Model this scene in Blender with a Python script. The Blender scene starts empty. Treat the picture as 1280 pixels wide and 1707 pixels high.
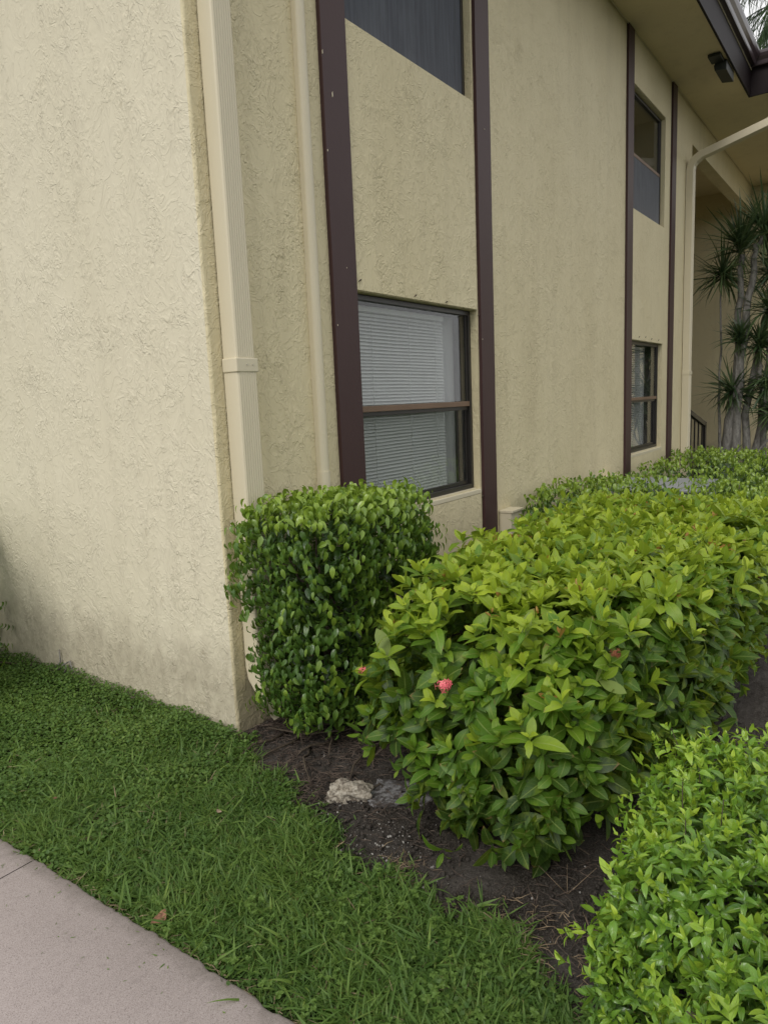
import bpy, math, random
import numpy as np
from mathutils import Vector, Matrix

random.seed(7)
rng = np.random.default_rng(7)
S = bpy.context.scene
COL = S.collection

# ------------------------------------------------------------ camera
cam_d = bpy.data.cameras.new('camera')
cam = bpy.data.objects.new('camera', cam_d); COL.objects.link(cam)
cam_d.sensor_fit = 'VERTICAL'; cam_d.sensor_height = 36.0
FPX = 1196.63
cam_d.lens = FPX / 1707 * 36.0
yaw, pit, rol = 0.62192989, 0.151964142, -0.0426858976
CP = np.array([0, 0, 1.5])
Fv = np.array([math.cos(yaw)*math.cos(pit), math.sin(yaw)*math.cos(pit), -math.sin(pit)])
r0 = np.cross(Fv, [0, 0, 1]); r0 /= np.linalg.norm(r0); u0 = np.cross(r0, Fv)
Rv = r0*math.cos(rol) + u0*math.sin(rol); Uv = -r0*math.sin(rol) + u0*math.cos(rol)
M = Matrix.Identity(4)
for i in range(3):
    M[i][0] = Rv[i]; M[i][1] = Uv[i]; M[i][2] = -Fv[i]; M[i][3] = CP[i]
cam.matrix_world = M
cam_d.clip_start = 0.05; cam_d.clip_end = 2000
S.camera = cam

# ------------------------------------------------------------ sky, sun, exposure
S.view_settings.view_transform = 'Standard'
S.view_settings.look = 'None'
S.view_settings.exposure = -0.27
S.view_settings.gamma = 1.0
SUN_AZ = Vector((-0.98, -0.14)).normalized(); SUN_EL = math.radians(42)
W = bpy.data.worlds.new('World'); S.world = W; W.use_nodes = True
nt = W.node_tree; nt.nodes.clear()
o_ = nt.nodes.new('ShaderNodeOutputWorld'); bg = nt.nodes.new('ShaderNodeBackground')
sky = nt.nodes.new('ShaderNodeTexSky'); sky.sky_type = 'NISHITA'; sky.sun_disc = False
sky.sun_elevation = SUN_EL; sky.sun_rotation = math.atan2(SUN_AZ.x, SUN_AZ.y)
tc = nt.nodes.new('ShaderNodeTexCoord'); nz = nt.nodes.new('ShaderNodeTexNoise')
nz.inputs['Scale'].default_value = 3.2; nz.inputs['Detail'].default_value = 6; nz.inputs['Roughness'].default_value = .55
rp = nt.nodes.new('ShaderNodeValToRGB'); rp.color_ramp.elements[0].position = .30; rp.color_ramp.elements[1].position = .50
rp.color_ramp.elements[0].color = (.35, .35, .35, 1); rp.color_ramp.elements[1].color = (1, 1, 1, 1)
mx = nt.nodes.new('ShaderNodeMix'); mx.data_type = 'RGBA'
mx.inputs['B'].default_value = (14.6, 14.6, 14.6, 1)
nt.links.new(tc.outputs['Generated'], nz.inputs['Vector'])
nt.links.new(nz.outputs['Fac'], rp.inputs['Fac']); nt.links.new(rp.outputs['Color'], mx.inputs['Factor'])
nt.links.new(sky.outputs['Color'], mx.inputs['A']); nt.links.new(mx.outputs['Result'], bg.inputs['Color'])
bg.inputs['Strength'].default_value = 0.085
nt.links.new(bg.outputs['Background'], o_.inputs['Surface'])
sun_d = bpy.data.lights.new('sun', 'SUN'); sun_d.energy = 2.0; sun_d.angle = math.radians(30)
sun_d.color = (1, .96, .9)
sun = bpy.data.objects.new('sun', sun_d); COL.objects.link(sun)
sdir = Vector((SUN_AZ.x*math.cos(SUN_EL), SUN_AZ.y*math.cos(SUN_EL), math.sin(SUN_EL)))
sun.rotation_euler = sdir.to_track_quat('Z', 'Y').to_euler()
sun.location = sdir*20

# ------------------------------------------------------------ helpers
def proj(P):
    P = np.atleast_2d(P) - CP
    d = P@Fv
    return 640 + FPX*(P@Rv)/d, 853.5 - FPX*(P@Uv)/d, d

def tag(o, label=None, cat=None, group=None, kind=None):
    if label: o['label'] = label
    if cat: o['category'] = cat
    if group: o['group'] = group
    if kind: o['kind'] = kind
    return o

def empty(name, loc, label=None, cat=None, group=None, kind=None):
    o = bpy.data.objects.new(name, None); COL.objects.link(o)
    o.location = loc; o.empty_display_size = .1
    return tag(o, label, cat, group, kind)

def npmesh(name, V, F, data=None, smooth=True):
    """V (n,3); F (m,3|4) ; data (n,3) point vector attribute 'lf'"""
    me = bpy.data.meshes.new(name)
    V = np.ascontiguousarray(V, np.float32); F = np.ascontiguousarray(F, np.int32)
    k = F.shape[1]
    me.vertices.add(len(V)); me.vertices.foreach_set('co', V.ravel())
    me.loops.add(F.size); me.loops.foreach_set('vertex_index', F.ravel())
    me.polygons.add(len(F)); me.polygons.foreach_set('loop_start', np.arange(0, F.size, k, dtype=np.int32))
    me.update(calc_edges=True)
    if smooth: me.polygons.foreach_set('use_smooth', np.ones(len(F), bool))
    if data is not None:
        a = me.attributes.new('lf', 'FLOAT_VECTOR', 'POINT')
        a.data.foreach_set('vector', np.ascontiguousarray(data, np.float32).ravel())
    return me

def link(name, me, mat, parent=None, loc=None):
    """mesh is in world coordinates; it is re-based when the parent sits elsewhere"""
    if mat is not None and len(me.materials) == 0: me.materials.append(mat)
    o = bpy.data.objects.new(name, me); COL.objects.link(o)
    if parent is not None:
        o.parent = parent
        o.location = -Vector(world_loc(parent))
    if loc is not None: o.location = loc
    return o

def world_loc(o):
    v = Vector((0, 0, 0))
    while o is not None:
        v += o.location; o = o.parent
    return v

class MB:
    def __init__(s): s.V = []; s.F = []
    def add(s, V, F):
        n = len(s.V); s.V += [tuple(v) for v in V]; s.F += [tuple(i+n for i in f) for f in F]
    def box(s, a, b):
        x0, y0, z0 = a; x1, y1, z1 = b
        s.add([(x0,y0,z0),(x1,y0,z0),(x1,y1,z0),(x0,y1,z0),(x0,y0,z1),(x1,y0,z1),(x1,y1,z1),(x0,y1,z1)],
              [(0,3,2,1),(4,5,6,7),(0,1,5,4),(1,2,6,5),(2,3,7,6),(3,0,4,7)])
        return s
    def quad(s, *p): s.add(p, [tuple(range(len(p)))]); return s
    def prism(s, prof, axis, a, b):
        """closed 2D profile extruded along axis from a to b"""
        n = len(prof)
        def mk(p, t):
            return {'x': (t, p[0], p[1]), 'y': (p[0], t, p[1]), 'z': (p[0], p[1], t)}[axis]
        V = [mk(p, a) for p in prof] + [mk(p, b) for p in prof]
        F = [tuple(range(n)), tuple(range(2*n-1, n-1, -1))]
        F += [(i, (i+1) % n, (i+1) % n+n, i+n) for i in range(n)]
        s.add(V, F); return s
    def tube(s, pts, rad, n=8, cap=True):
        pts = [Vector(p) for p in pts]
        if not hasattr(rad, '__len__'): rad = [rad]*len(pts)
        rings = []
        t0 = (pts[1]-pts[0]).normalized()
        a = t0.orthogonal().normalized()
        for i, p in enumerate(pts):
            t = (pts[min(i+1, len(pts)-1)]-pts[max(i-1, 0)]).normalized()
            a = (a - t*a.dot(t)).normalized(); b = t.cross(a)
            rings.append([p+(a*math.cos(2*math.pi*k/n)+b*math.sin(2*math.pi*k/n))*rad[i] for k in range(n)])
        V = [v for r in rings for v in r]
        F = [(i*n+k, i*n+(k+1) % n, (i+1)*n+(k+1) % n, (i+1)*n+k) for i in range(len(pts)-1) for k in range(n)]
        if cap: F += [tuple(range(n-1, -1, -1)), tuple(range((len(pts)-1)*n, len(pts)*n))]
        s.add(V, F); return s
    def mesh(s, name, smooth=False):
        me = bpy.data.meshes.new(name); me.from_pydata(s.V, [], s.F)
        import bmesh
        bm = bmesh.new(); bm.from_mesh(me); bmesh.ops.recalc_face_normals(bm, faces=bm.faces); bm.to_mesh(me); bm.free()
        if smooth: me.polygons.foreach_set('use_smooth', np.ones(len(me.polygons), bool))
        me.update(); return me
    def build(s, name, mat, parent=None, smooth=False, bevel=0, label=None):
        o = link(name, s.mesh(name, smooth), mat, parent)
        if bevel:
            m = o.modifiers.new('bevel', 'BEVEL'); m.width = bevel; m.segments = 2; m.limit_method = 'ANGLE'
        if label: o['label'] = label
        return o

def noise3(P, s, seed=0):
    """cheap smooth pseudo noise, roughly -1..1"""
    r = np.random.default_rng(seed); out = 0
    for k in range(6):
        d = r.normal(size=3); d /= np.linalg.norm(d)
        out = out + np.sin(P@d*s*(0.7+0.25*k) + r.uniform(0, 6.28) + 1.3*np.sin(P@np.roll(d, 1)*s*.6+k))
    return out/3.2

# ------------------------------------------------------------ materials
class Mat:
    def __init__(s, name, rough=.6, color=(.5,.5,.5), metal=0, spec=.5):
        s.m = bpy.data.materials.new(name); s.m.use_nodes = True; s.nt = s.m.node_tree
        s.b = s.nt.nodes['Principled BSDF']; s.out = s.nt.nodes['Material Output']
        s.b.inputs['Base Color'].default_value = (*color, 1); s.b.inputs['Roughness'].default_value = rough
        s.b.inputs['Metallic'].default_value = metal; s.b.inputs['Specular IOR Level'].default_value = spec
        s.tc = s.n('ShaderNodeTexCoord')
    def n(s, t, **kw):
        x = s.nt.nodes.new(t)
        for k, v in kw.items(): setattr(x, k, v)
        return x
    def l(s, a, b): s.nt.links.new(a, b)
    def pos(s, scale=(1,1,1)):
        g = s.n('ShaderNodeNewGeometry')
        mp = s.n('ShaderNodeMapping'); mp.inputs['Scale'].default_value = scale
        s.l(g.outputs['Position'], mp.inputs['Vector']); return mp.outputs['Vector']
    def noise(s, vec, scale, detail=4, rough=.5, dist=0):
        x = s.n('ShaderNodeTexNoise'); x.inputs['Scale'].default_value = scale; x.inputs['Detail'].default_value = detail
        x.inputs['Roughness'].default_value = rough; x.inputs['Distortion'].default_value = dist
        if vec is not None: s.l(vec, x.inputs['Vector'])
        return x.outputs['Fac']
    def ramp(s, f, stops):
        x = s.n('ShaderNodeValToRGB'); e = x.color_ramp.elements
        while len(e) < len(stops): e.new(.5)
        for i, (p, c) in enumerate(stops):
            e[i].position = p; e[i].color = (*c, 1) if hasattr(c, '__len__') else (c, c, c, 1)
        s.l(f, x.inputs['Fac']); return x.outputs['Color']
    def math(s, op, a, b=None):
        x = s.n('ShaderNodeMath', operation=op)
        for i, v in enumerate((a, b)):
            if v is None: continue
            if isinstance(v, (int, float)): x.inputs[i].default_value = v
            else: s.l(v, x.inputs[i])
        return x.outputs[0]
    def mix(s, f, a, b, mode='MIX'):
        x = s.n('ShaderNodeMix', data_type='RGBA', blend_type=mode)
        for k, v in (('Factor', f), ('A', a), ('B', b)):
            if isinstance(v, tuple): x.inputs[k].default_value = (*v, 1)
            elif isinstance(v, (int, float)): x.inputs[k].default_value = v
            else: s.l(v, x.inputs[k])
        return x.outputs['Result']
    def base(s, c): s.l(c, s.b.inputs['Base Color']); return s
    def bump(s, h, dist=.002, strength=1, prev=None):
        x = s.n('ShaderNodeBump'); x.inputs['Distance'].default_value = dist; x.inputs['Strength'].default_value = strength
        s.l(h, x.inputs['Height'])
        if prev is not None: s.l(prev, x.inputs['Normal'])
        s.l(x.outputs[0], s.b.inputs['Normal']); return x.outputs[0]

def stucco(name, ca, cb, amt=1.0):
    m = Mat(name, .62, spec=.35)
    p = m.pos((1, 1, .75))
    # skip-trowel finish: smooth trowelled areas, and patches where the coat breaks into curved lips
    mask = m.ramp(m.noise(p, 3.6, 4, .6, .4), [(.47, 0.0), (.64, 1)])
    mask2 = m.ramp(m.noise(p, 7.5, 4, .62, .3), [(.50, 0.0), (.63, 1)])
    e1 = m.ramp(m.noise(p, 20, 2, .5, 1.3), [(.43, 0), (.50, 1), (.62, .55), (.66, 1)])
    e2 = m.ramp(m.noise(m.pos((1, 1, .7)), 48, 2, .55, .8), [(.40, 0), (.52, 1)])
    e3 = m.ramp(m.noise(m.pos((1, 1, .8)), 9, 3, .5, 2.0), [(.465, 0), (.485, 1), (.60, .1)])
    h = m.math('ADD', m.math('MULTIPLY', m.math('MULTIPLY', e1, mask), .75), m.math('MULTIPLY', m.math('MULTIPLY', e2, mask2), .62))
    h = m.math('ADD', h, m.math('MULTIPLY', e3, .42))
    h = m.math('ADD', h, m.math('MULTIPLY', m.noise(p, 6, 2, .5), 1.6))
    h = m.math('ADD', h, m.math('MULTIPLY', m.noise(p, 170, 2, .5), .10))
    m.bump(h, .0030*amt, 1)
    n2 = m.noise(m.pos((1, 1, .7)), 48, 2, .55, .8)
    big = m.noise(m.pos((1, 1, .4)), 1.6, 4, .6)
    c = m.mix(m.ramp(big, [(.35, 0), (.7, 1)]), ca, cb)
    strk = m.ramp(m.noise(m.pos((7, 7, .30)), 1.0, 5, .6), [(.52, 0), (.75, .22)])
    c = m.mix(strk, c, (ca[0]*.62, ca[1]*.60, ca[2]*.60))
    # darker tone in the texture pits: shade of the relief put into the colour
    pit = m.math('MULTIPLY', m.ramp(n2, [(.28, 1), (.38, 0)]), m.math('MULTIPLY', mask2, .45))
    c = m.mix(pit, c, (ca[0]*.55, ca[1]*.5, ca[2]*.42))
    # rising dirt near the soil line
    g = m.n('ShaderNodeNewGeometry'); sx = m.n('ShaderNodeSeparateXYZ'); m.l(g.outputs['Position'], sx.inputs[0])
    dz = m.math('ADD', sx.outputs['Z'], m.math('MULTIPLY', m.noise(p, 6, 5, .7), -.5))
    d = m.ramp(dz, [(.0, .85), (.24, 0)])
    d = m.math('MULTIPLY', d, m.noise(p, 22, 5, .7))
    c = m.mix(d, c, (.20, .16, .11))
    m.base(c); return m.m

CREAM_A = (.640, .560, .355); CREAM_B = (.690, .610, .400)
M_ST = stucco('stucco_cream', CREAM_A, CREAM_B, 1.35)
M_STL = stucco('stucco_cream_lit', (.655, .600, .450), (.695, .640, .490), 1.15)  # same cream paint, lightened: the side wall's daylight is in the colour
M_SOF = stucco('stucco_soffit', (.68, .59, .38), (.71, .62, .41), .5)

def painted(name, col, rough=.45, spec=.4, dirt=.25, bumpd=.0006, sc=60):
    m = Mat(name, rough, spec=spec)
    n = m.noise(m.pos((1, 1, .25)), 4, 5, .6); n2 = m.noise(m.pos(), sc, 4, .6)
    c = m.mix(m.math('MULTIPLY', m.ramp(n, [(.4, 0), (.75, 1)]), dirt), col, tuple(x*.62 for x in col))
    m.base(c); m.bump(n2, bumpd, .8); return m.m
M_BROWN = painted('brown_trim_paint', (.055, .026, .026), .5, .35, .35, .0008, 40)
M_CREAMMETAL = painted('cream_painted_metal', (.64, .575, .42), .42, .45, .15, .0003)
M_BRONZE = painted('dark_bronze_aluminium', (.022, .019, .017), .35, .5, .3, .0002)
M_RAIL = painted('faded_bronze_rail', (.19, .120, .078), .5, .4, .5, .0004)
M_FASCIA = painted('brown_fascia_paint', (.015, .009, .010), .6, .2, .3, .0005)
M_GUTTER = painted('brown_gutter_enamel', (.058, .040, .046), .28, .6, .3, .0003)
M_BLIND = painted('white_blind_slats', (.74, .75, .72), .5, .3, .1, .0001)
M_DRAPE = painted('pale_curtain', (.60, .60, .58), .9, .1, .1, .001)
M_ROOM = painted('room_wall', (.14, .135, .125), .9, .1, .1)
M_BLACKMETAL = painted('black_railing_paint', (.015, .014, .014), .4, .5, .2)
M_GREYMETAL = painted('grey_unit_metal', (.30, .315, .34), .45, .5, .3)
M_GREENBOX = painted('dark_weathered_metal', (.024, .028, .022), .5, .4, .4)
M_ROOF = painted('roof_membrane', (.16, .15, .14), .9, .1, .3)
M_SCREW = painted('screw_head', (.50, .46, .36), .3, .5, .1)

# glass: thin pane, mostly clear, fresnel mirror
def glass(name, tint, rough=.02, ior=1.5, boost=1.0):
    m = Mat(name); t = m.n('ShaderNodeBsdfTransparent'); t.inputs[0].default_value = (*tint, 1)
    g = m.n('ShaderNodeBsdfGlossy'); g.inputs['Roughness'].default_value = rough
    fr = m.n('ShaderNodeFresnel'); gm = m.n('ShaderNodeNewGeometry')
    m.l(m.math('SUBTRACT', ior, m.math('MULTIPLY', gm.outputs['Backfacing'], ior-1/ior)), fr.inputs['IOR'])
    x = m.n('ShaderNodeMixShader'); m.l(m.math('MULTIPLY', fr.outputs[0], boost), x.inputs[0])
    m.l(t.outputs[0], x.inputs[1]); m.l(g.outputs[0], x.inputs[2]); m.l(x.outputs[0], m.out.inputs['Surface'])
    return m.m
M_GLASS = glass('window_glass', (.88, .89, .89), .015, 1.5, 1.0)
def screen():
    m = Mat('insect_screen', .8, spec=.2)
    st = m.noise(m.pos((28, 28, 1.2)), 1.4, 5, .65)
    bl = m.noise(m.pos((1, 1, .5)), 3, 4, .6)
    c = m.mix(m.ramp(st, [(.3, 0), (.75, 1)]), (.034, .038, .052), (.088, .097, .122))
    c = m.mix(m.math('MULTIPLY', m.ramp(bl, [(.5, 0), (.8, 1)]), .5), c, (.15, .165, .19))
    m.base(c); m.b.inputs['Sheen Weight'].default_value = .25
    m.bump(m.noise(m.pos(), 500, 1), .0004, .6); return m.m
M_SCREEN = screen()

def leafmat(name, dark_end, mid, young, rough=.38, spec=.45, trans=.30, vein=(.30, .38, .10), veinn=9, veinamt=.55):
    """lf attribute: x across -1..1, y along 0..1, z tint 0 old .. 1 young; low end: aged leaves, and shade painted inside shrubs"""
    m = Mat(name, rough, spec=spec)
    a = m.n('ShaderNodeAttribute', attribute_name='lf'); sx = m.n('ShaderNodeSeparateXYZ'); m.l(a.outputs['Vector'], sx.inputs[0])
    ax, ay, az = sx.outputs
    c = m.ramp(az, [(0, dark_end), (.5, mid), (1, young)])
    mott = m.noise(m.pos(), 90, 3, .6)
    yel = m.ramp(m.noise(m.pos(), 17, 3, .6), [(.55, 0), (.75, .45)])
    c = m.mix(yel, c, young)
    c = m.mix(m.math('MULTIPLY', mott, .25), c, tuple(x*.7 for x in mid))
    absx = m.math('ABSOLUTE', ax)
    mid_r = m.ramp(absx, [(.02, 1), (.11, 0)])
    ph = m.math('SUBTRACT', m.math('MULTIPLY', ay, veinn), m.math('MULTIPLY', absx, 1.6))
    sv = m.ramp(m.math('PINGPONG', ph, .5), [(0.0, 1), (.12, 0)])
    vm = m.math('MAXIMUM', mid_r, m.math('MULTIPLY', sv, .35))
    c = m.mix(m.math('MULTIPLY', vm, veinamt), c, vein)
    sp = m.math('MULTIPLY', m.ramp(m.noise(m.pos(), 210, 2, .5), [(.68, 0), (.72, .8)]), m.ramp(m.noise(m.pos(), 12, 3, .6), [(.50, 0), (.60, 1)]))
    c = m.mix(sp, c, (.16, .085, .03))
    tipb = m.math('MULTIPLY', m.ramp(m.math('ADD', ay, m.math('MULTIPLY', absx, .12)), [(.90, 0), (.97, .8)]), m.ramp(m.noise(m.pos(), 23, 2, .5), [(.56, 0), (.62, 1)]))
    c = m.mix(tipb, c, (.22, .12, .05))
    m.base(c)
    m.bump(m.math('SUBTRACT', 1.0, vm), .0009, .7)
    tr = m.n('ShaderNodeBsdfTranslucent'); m.l(m.mix(.55, c, tuple(min(1, x*2.0) for x in young)), tr.inputs['Color'])
    x = m.n('ShaderNodeMixShader'); x.inputs[0].default_value = trans
    m.l(m.b.outputs[0], x.inputs[1]); m.l(tr.outputs[0], x.inputs[2]); m.l(x.outputs[0], m.out.inputs['Surface'])
    return m.m
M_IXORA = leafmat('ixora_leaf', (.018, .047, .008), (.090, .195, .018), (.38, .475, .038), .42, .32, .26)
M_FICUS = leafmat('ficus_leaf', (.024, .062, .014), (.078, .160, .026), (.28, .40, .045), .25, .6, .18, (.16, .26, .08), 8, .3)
M_SMALL = leafmat('small_shrub_leaf', (.050, .13, .022), (.155, .31, .032), (.40, .54, .05),   .27, .55, .18, (.35, .45, .10), 5, .35)
M_GRASS = leafmat('grass_blade', (.050, .110, .023), (.105, .192, .038), (.23, .33, .070), .45, .35, .30, (.15, .26, .08), 0, .2)
M_DRAC = leafmat('dracaena_blade', (.024, .050, .022), (.055, .100, .040), (.13, .19, .07), .35, .5, .15, (.06, .10, .04), 0, .2)
M_PALM = leafmat('palm_leaflet', (.020, .045, .018), (.035, .075, .026), (.08, .13, .04), .4, .5, .2, (.08, .12, .05), 0, .2)
M_RED = leafmat('reddish_new_leaf', (.24, .07, .03), (.36, .17, .05), (.42, .25, .06), .4, .4, .3)

def bark(name, ca, cb, sc=30):
    m = Mat(name, .85, spec=.2); n = m.noise(m.pos((1, 1, .35)), sc, 6, .7, .5)
    m.base(m.ramp(n, [(.3, ca), (.7, cb)])); m.bump(n, .004, 1); return m.m
M_TWIG = bark('shrub_bark', (.035, .026, .018), (.12, .095, .07), 80)
M_TRUNK = bark('dracaena_bark', (.09, .085, .075), (.31, .295, .27), 30)

# ------------------------------------------------------------ ground, soil, sidewalk
def soilmat():
    m = Mat('dark_soil', .95, spec=.15)
    a = m.noise(m.pos(), 14, 8, .72); b = m.noise(m.pos(), 160, 5, .7); big = m.noise(m.pos(), 2.6, 4, .6)
    c = m.ramp(b, [(.3, (.014, .011, .009)), (.5, (.050, .042, .036)), (.70, (.17, .15, .13))])
    c = m.mix(m.math('MULTIPLY', m.ramp(big, [(.45, 0), (.62, 1)]), .55), c, (.105, .094, .085))
    m.base(c)
    m.bump(m.math('ADD', m.math('MULTIPLY', b, .6), a), .014, 1); return m.m
M_SOIL = soilmat()
def lawnbase():
    m = Mat('lawn_earth', .95, spec=.1)
    b = m.noise(m.pos(), 60, 6, .7); g = m.noise(m.pos(), .6, 4, .6)
    c = m.ramp(b, [(.3, (.012, .016, .008)), (.7, (.035, .050, .018))])
    c = m.mix(m.ramp(g, [(.3, 0), (.7, .3)]), c, (.05, .075, .022))
    m.base(c); m.bump(b, .02, 1); return m.m
M_LAWN = lawnbase()
def concrete():
    m = Mat('pinkish_concrete', .85, spec=.25)
    f = m.noise(m.pos(), 330, 3, .7); md = m.noise(m.pos(), 24, 6, .65); bg_ = m.noise(m.pos(), 2.2, 5, .6)
    c = m.mix(m.ramp(bg_, [(.3, 0), (.7, 1)]), (.345, .295, .280), (.400, .345, .330))
    c = m.mix(m.ramp(f, [(.36, .75), (.48, 0)]), c, (.17, .14, .13))
    pit = m.ramp(m.noise(m.pos(), 150, 2, .6), [(.26, .9), (.32, 0)]); c = m.mix(pit, c, (.12, .10, .09))
    c = m.mix(m.ramp(f, [(.60, 0), (.70, .6)]), c, (.60, .55, .53))
    c = m.mix(m.math('MULTIPLY', m.ramp(md, [(.58, 0), (.78, 1)]), .45), c, (.20, .17, .16))
    # dirt and moss creeping in from the planted edge
    g = m.n('ShaderNodeNewGeometry'); sx = m.n('ShaderNodeSeparateXYZ'); m.l(g.outputs['Position'], sx.inputs[0])
    e = m.math('ADD', sx.outputs['X'], m.math('MULTIPLY', m.noise(m.pos(), 18, 5, .7), .10))
    c = m.mix(m.ramp(m.math('SUBTRACT', e, .5), [(.585, 0), (.64, .5)]), c, (.11, .095, .075))
    # hairline crack and a dark scuff
    wv = m.noise(m.pos((1, 1, 1)), 1.7, 5, .65)
    cr = m.ramp(m.math('ABSOLUTE', m.math('SUBTRACT', wv, .435)), [(.0005, .45), (.0022, 0)])
    c = m.mix(cr, c, (.12, .10, .09))
    m.base(c); m.bump(m.math('ADD', m.math('MULTIPLY', f, .35), m.math('MULTIPLY', md, .4)), .0018, .8); return m.m
M_CONC = concrete()

def sheet(name, x0, x1, y0, y1, z, mat, nx=1, ny=1, amp=0, sc=6, kind='structure', seed=1, amp2=0):
    X, Y = np.meshgrid(np.linspace(x0, x1, nx+1), np.linspace(y0, y1, ny+1))
    V = np.stack([X.ravel(), Y.ravel(), np.full(X.size, z)], 1)
    if amp: V[:, 2] += amp*noise3(V, sc, seed)+amp2*noise3(V, sc*7, seed+1)+amp2*.6*noise3(V, sc*19, seed+2)
    i = np.arange(ny)[:, None]*(nx+1)+np.arange(nx)[None]
    F = np.stack([i, i+1, i+nx+2, i+nx+1], -1).reshape(-1, 4)
    return tag(link(name, npmesh(name, V, F), mat), kind=kind)
sheet('ground', -400, 400, -400, 400, -.06, M_LAWN)
sheet('lawn_soil', 1.06, 2.16, 0.3, 9, -.004, M_LAWN, 60, 400, .006, 8, amp2=.003)
ls_ = bpy.data.objects['lawn_soil'].data; V = np.empty(len(ls_.vertices)*3); ls_.vertices.foreach_get('co', V); V = V.reshape(-1, 3)
def bed_edge_x(y):     # lawn/soil boundary (x as a function of y)
    return np.interp(y, [-1, .3, .57, .72, .9, 1.08, 1.31, 1.5, 1.78, 2.05, 2.3, 2.45], [1.34, 1.43, 1.50, 1.60, 1.66, 1.65, 1.66, 1.73, 1.85, 1.92, 2.08, 2.14])
V[:, 2] -= .04*np.clip((V[:, 0]-bed_edge_x(V[:, 1]))/.04, 0, 1)*(V[:, 1] < 2.40)
ls_.vertices.foreach_set('co', V.ravel()); ls_.update()
# planting bed: finely lumpy earth
bx = sheet('soil_bed', 1.25, 4.6, -.9, 2.43, 0, M_SOIL, 420, 420, .008, 7, seed=5, amp2=.0035)
V = np.empty(len(bx.data.vertices)*3); bx.data.vertices.foreach_get('co', V); V = V.reshape(-1, 3)
V[:, 2] += -.03*np.clip((bed_edge_x(V[:, 1])-V[:, 0])/.1, 0, 1) + rng.normal(0, .0012, len(V))
bx.data.vertices.foreach_set('co', V.ravel()); bx.data.update()
sheet('planting_bed_far', 4.58, 16, -2, 2.43, -.01, M_SOIL, 120, 60, .01, 6, seed=9, amp2=.004)

walk = empty('sidewalk', (0.4, 0, 0), kind='structure')
ys = [-3.8, -2.27, -.74, .79, 2.292, 3.82, 5.35, 6.88]
for a, b in zip(ys[:-1], ys[1:]):
    n = 90; X1 = 1.098
    yy = np.linspace(a+.0022, b-.0022, n)
    ex = X1 + .002*np.sin(yy*9)+.0015*np.sin(yy*31+1)+rng.normal(0, .0018, n)
    ex -= .010*np.exp(-((yy-1.42)/.02)**2) + .012*np.exp(-((yy-1.2)/.03)**2)
    rows = []
    for (dx, z) in ((0, -.05), (0, .016), (-.004, .022), (-.012, .025)):
        rows.append(np.stack([ex+dx, yy, np.full(n, z)], 1))
    rows.append(np.stack([np.full(n, -.28), yy, np.full(n, .025)], 1))
    rows.append(np.stack([np.full(n, -.28), yy, np.full(n, -.05)], 1))
    V = np.concatenate(rows); F = []
    for r in range(5):
        for k in range(n-1): F.append((r*n+k, r*n+k+1, (r+1)*n+k+1, (r+1)*n+k))
    me = npmesh('slab', V, np.array(F), smooth=False)
    link('slab', me, M_CONC, walk)
sheet('sidewalk_bedding', -.27, 1.07, -3.8, 6.9, .018, M_SOIL, 4, 40, .001, 5)

# ------------------------------------------------------------ building
BX = 2.142; WY = 2.42; ZS = 5.15; WT = .07
bld = empty('apartment_building', (BX, WY, 0), 'cream stucco two storey apartment building with dark brown trim boards and deep eaves', 'building')
wins = [  # x0,x1,z0,z1
    (3.20, 4.575, .86, 2.10), (3.20, 4.575, 3.45, 4.66),
    (8.12, 9.42, .80, 2.06), (8.12, 9.42, 3.43, 4.66)]
XE = 10.77; XW = 15.5
def wall_holes(mb, x0, x1, z0, z1, y, holes):
    xs = sorted({x0, x1, *[h[0] for h in holes], *[h[1] for h in holes]}); zs = sorted({z0, z1, *[h[2] for h in holes], *[h[3] for h in holes]})
    for a, b in zip(xs[:-1], xs[1:]):
        for c, d in zip(zs[:-1], zs[1:]):
            mxx, mz = (a+b)/2, (c+d)/2
            if any(h[0] < mxx < h[1] and h[2] < mz < h[3] for h in holes): continue
            mb.quad((a, y, c), (b, y, c), (b, y, d), (a, y, d))
    for h in holes:
        a, b, c, d = h; yb = y+WT+.03
        mb.quad((a, y, c), (a, y, d), (a, yb, d), (a, yb, c)); mb.quad((b, y, c), (b, yb, c), (b, yb, d), (b, y, d))
        mb.quad((a, y, d), (b, y, d), (b, yb, d), (a, yb, d)); mb.quad((a, y, c), (a, yb, c), (b, yb, c), (b, y, c))
mb = MB(); wall_holes(mb, BX+.012, XE, -.1, ZS, WY, wins)
mb.build('wall', M_ST, bld)
mb = MB(); mb.quad((BX, 9, -.1), (BX, WY+.012, -.1), (BX, WY+.012, ZS), (BX, 9, ZS)); mb.build('wall', M_STL, bld, label='side wall running down into the lawn, daylight painted into its paler stucco')
# slightly wandering rounded corner bead
n = 260; zz = np.linspace(-.1, ZS, n)
prof = [(0, .012), (.0012, .0065), (.0042, .0028), (.0075, .0010), (.012, 0)]
wob = .0016*np.sin(zz*7)+.0012*np.sin(zz*23+2)+rng.normal(0, .0011, n)
rows = []
for k, (dx, dy) in enumerate(prof):
    w_ = wob if 0 < k < 4 else 0*wob
    rows.append(np.stack([BX+dx-w_*.7, WY+dy-w_*.7, zz], 1))
V = np.concatenate(rows); F = [(r*n+k, (r+1)*n+k, (r+1)*n+k+1, r*n+k+1) for r in range(4) for k in range(n-1)]
link('corner_bead', npmesh('corner_bead', V, np.array(F)), M_ST, bld)
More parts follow.
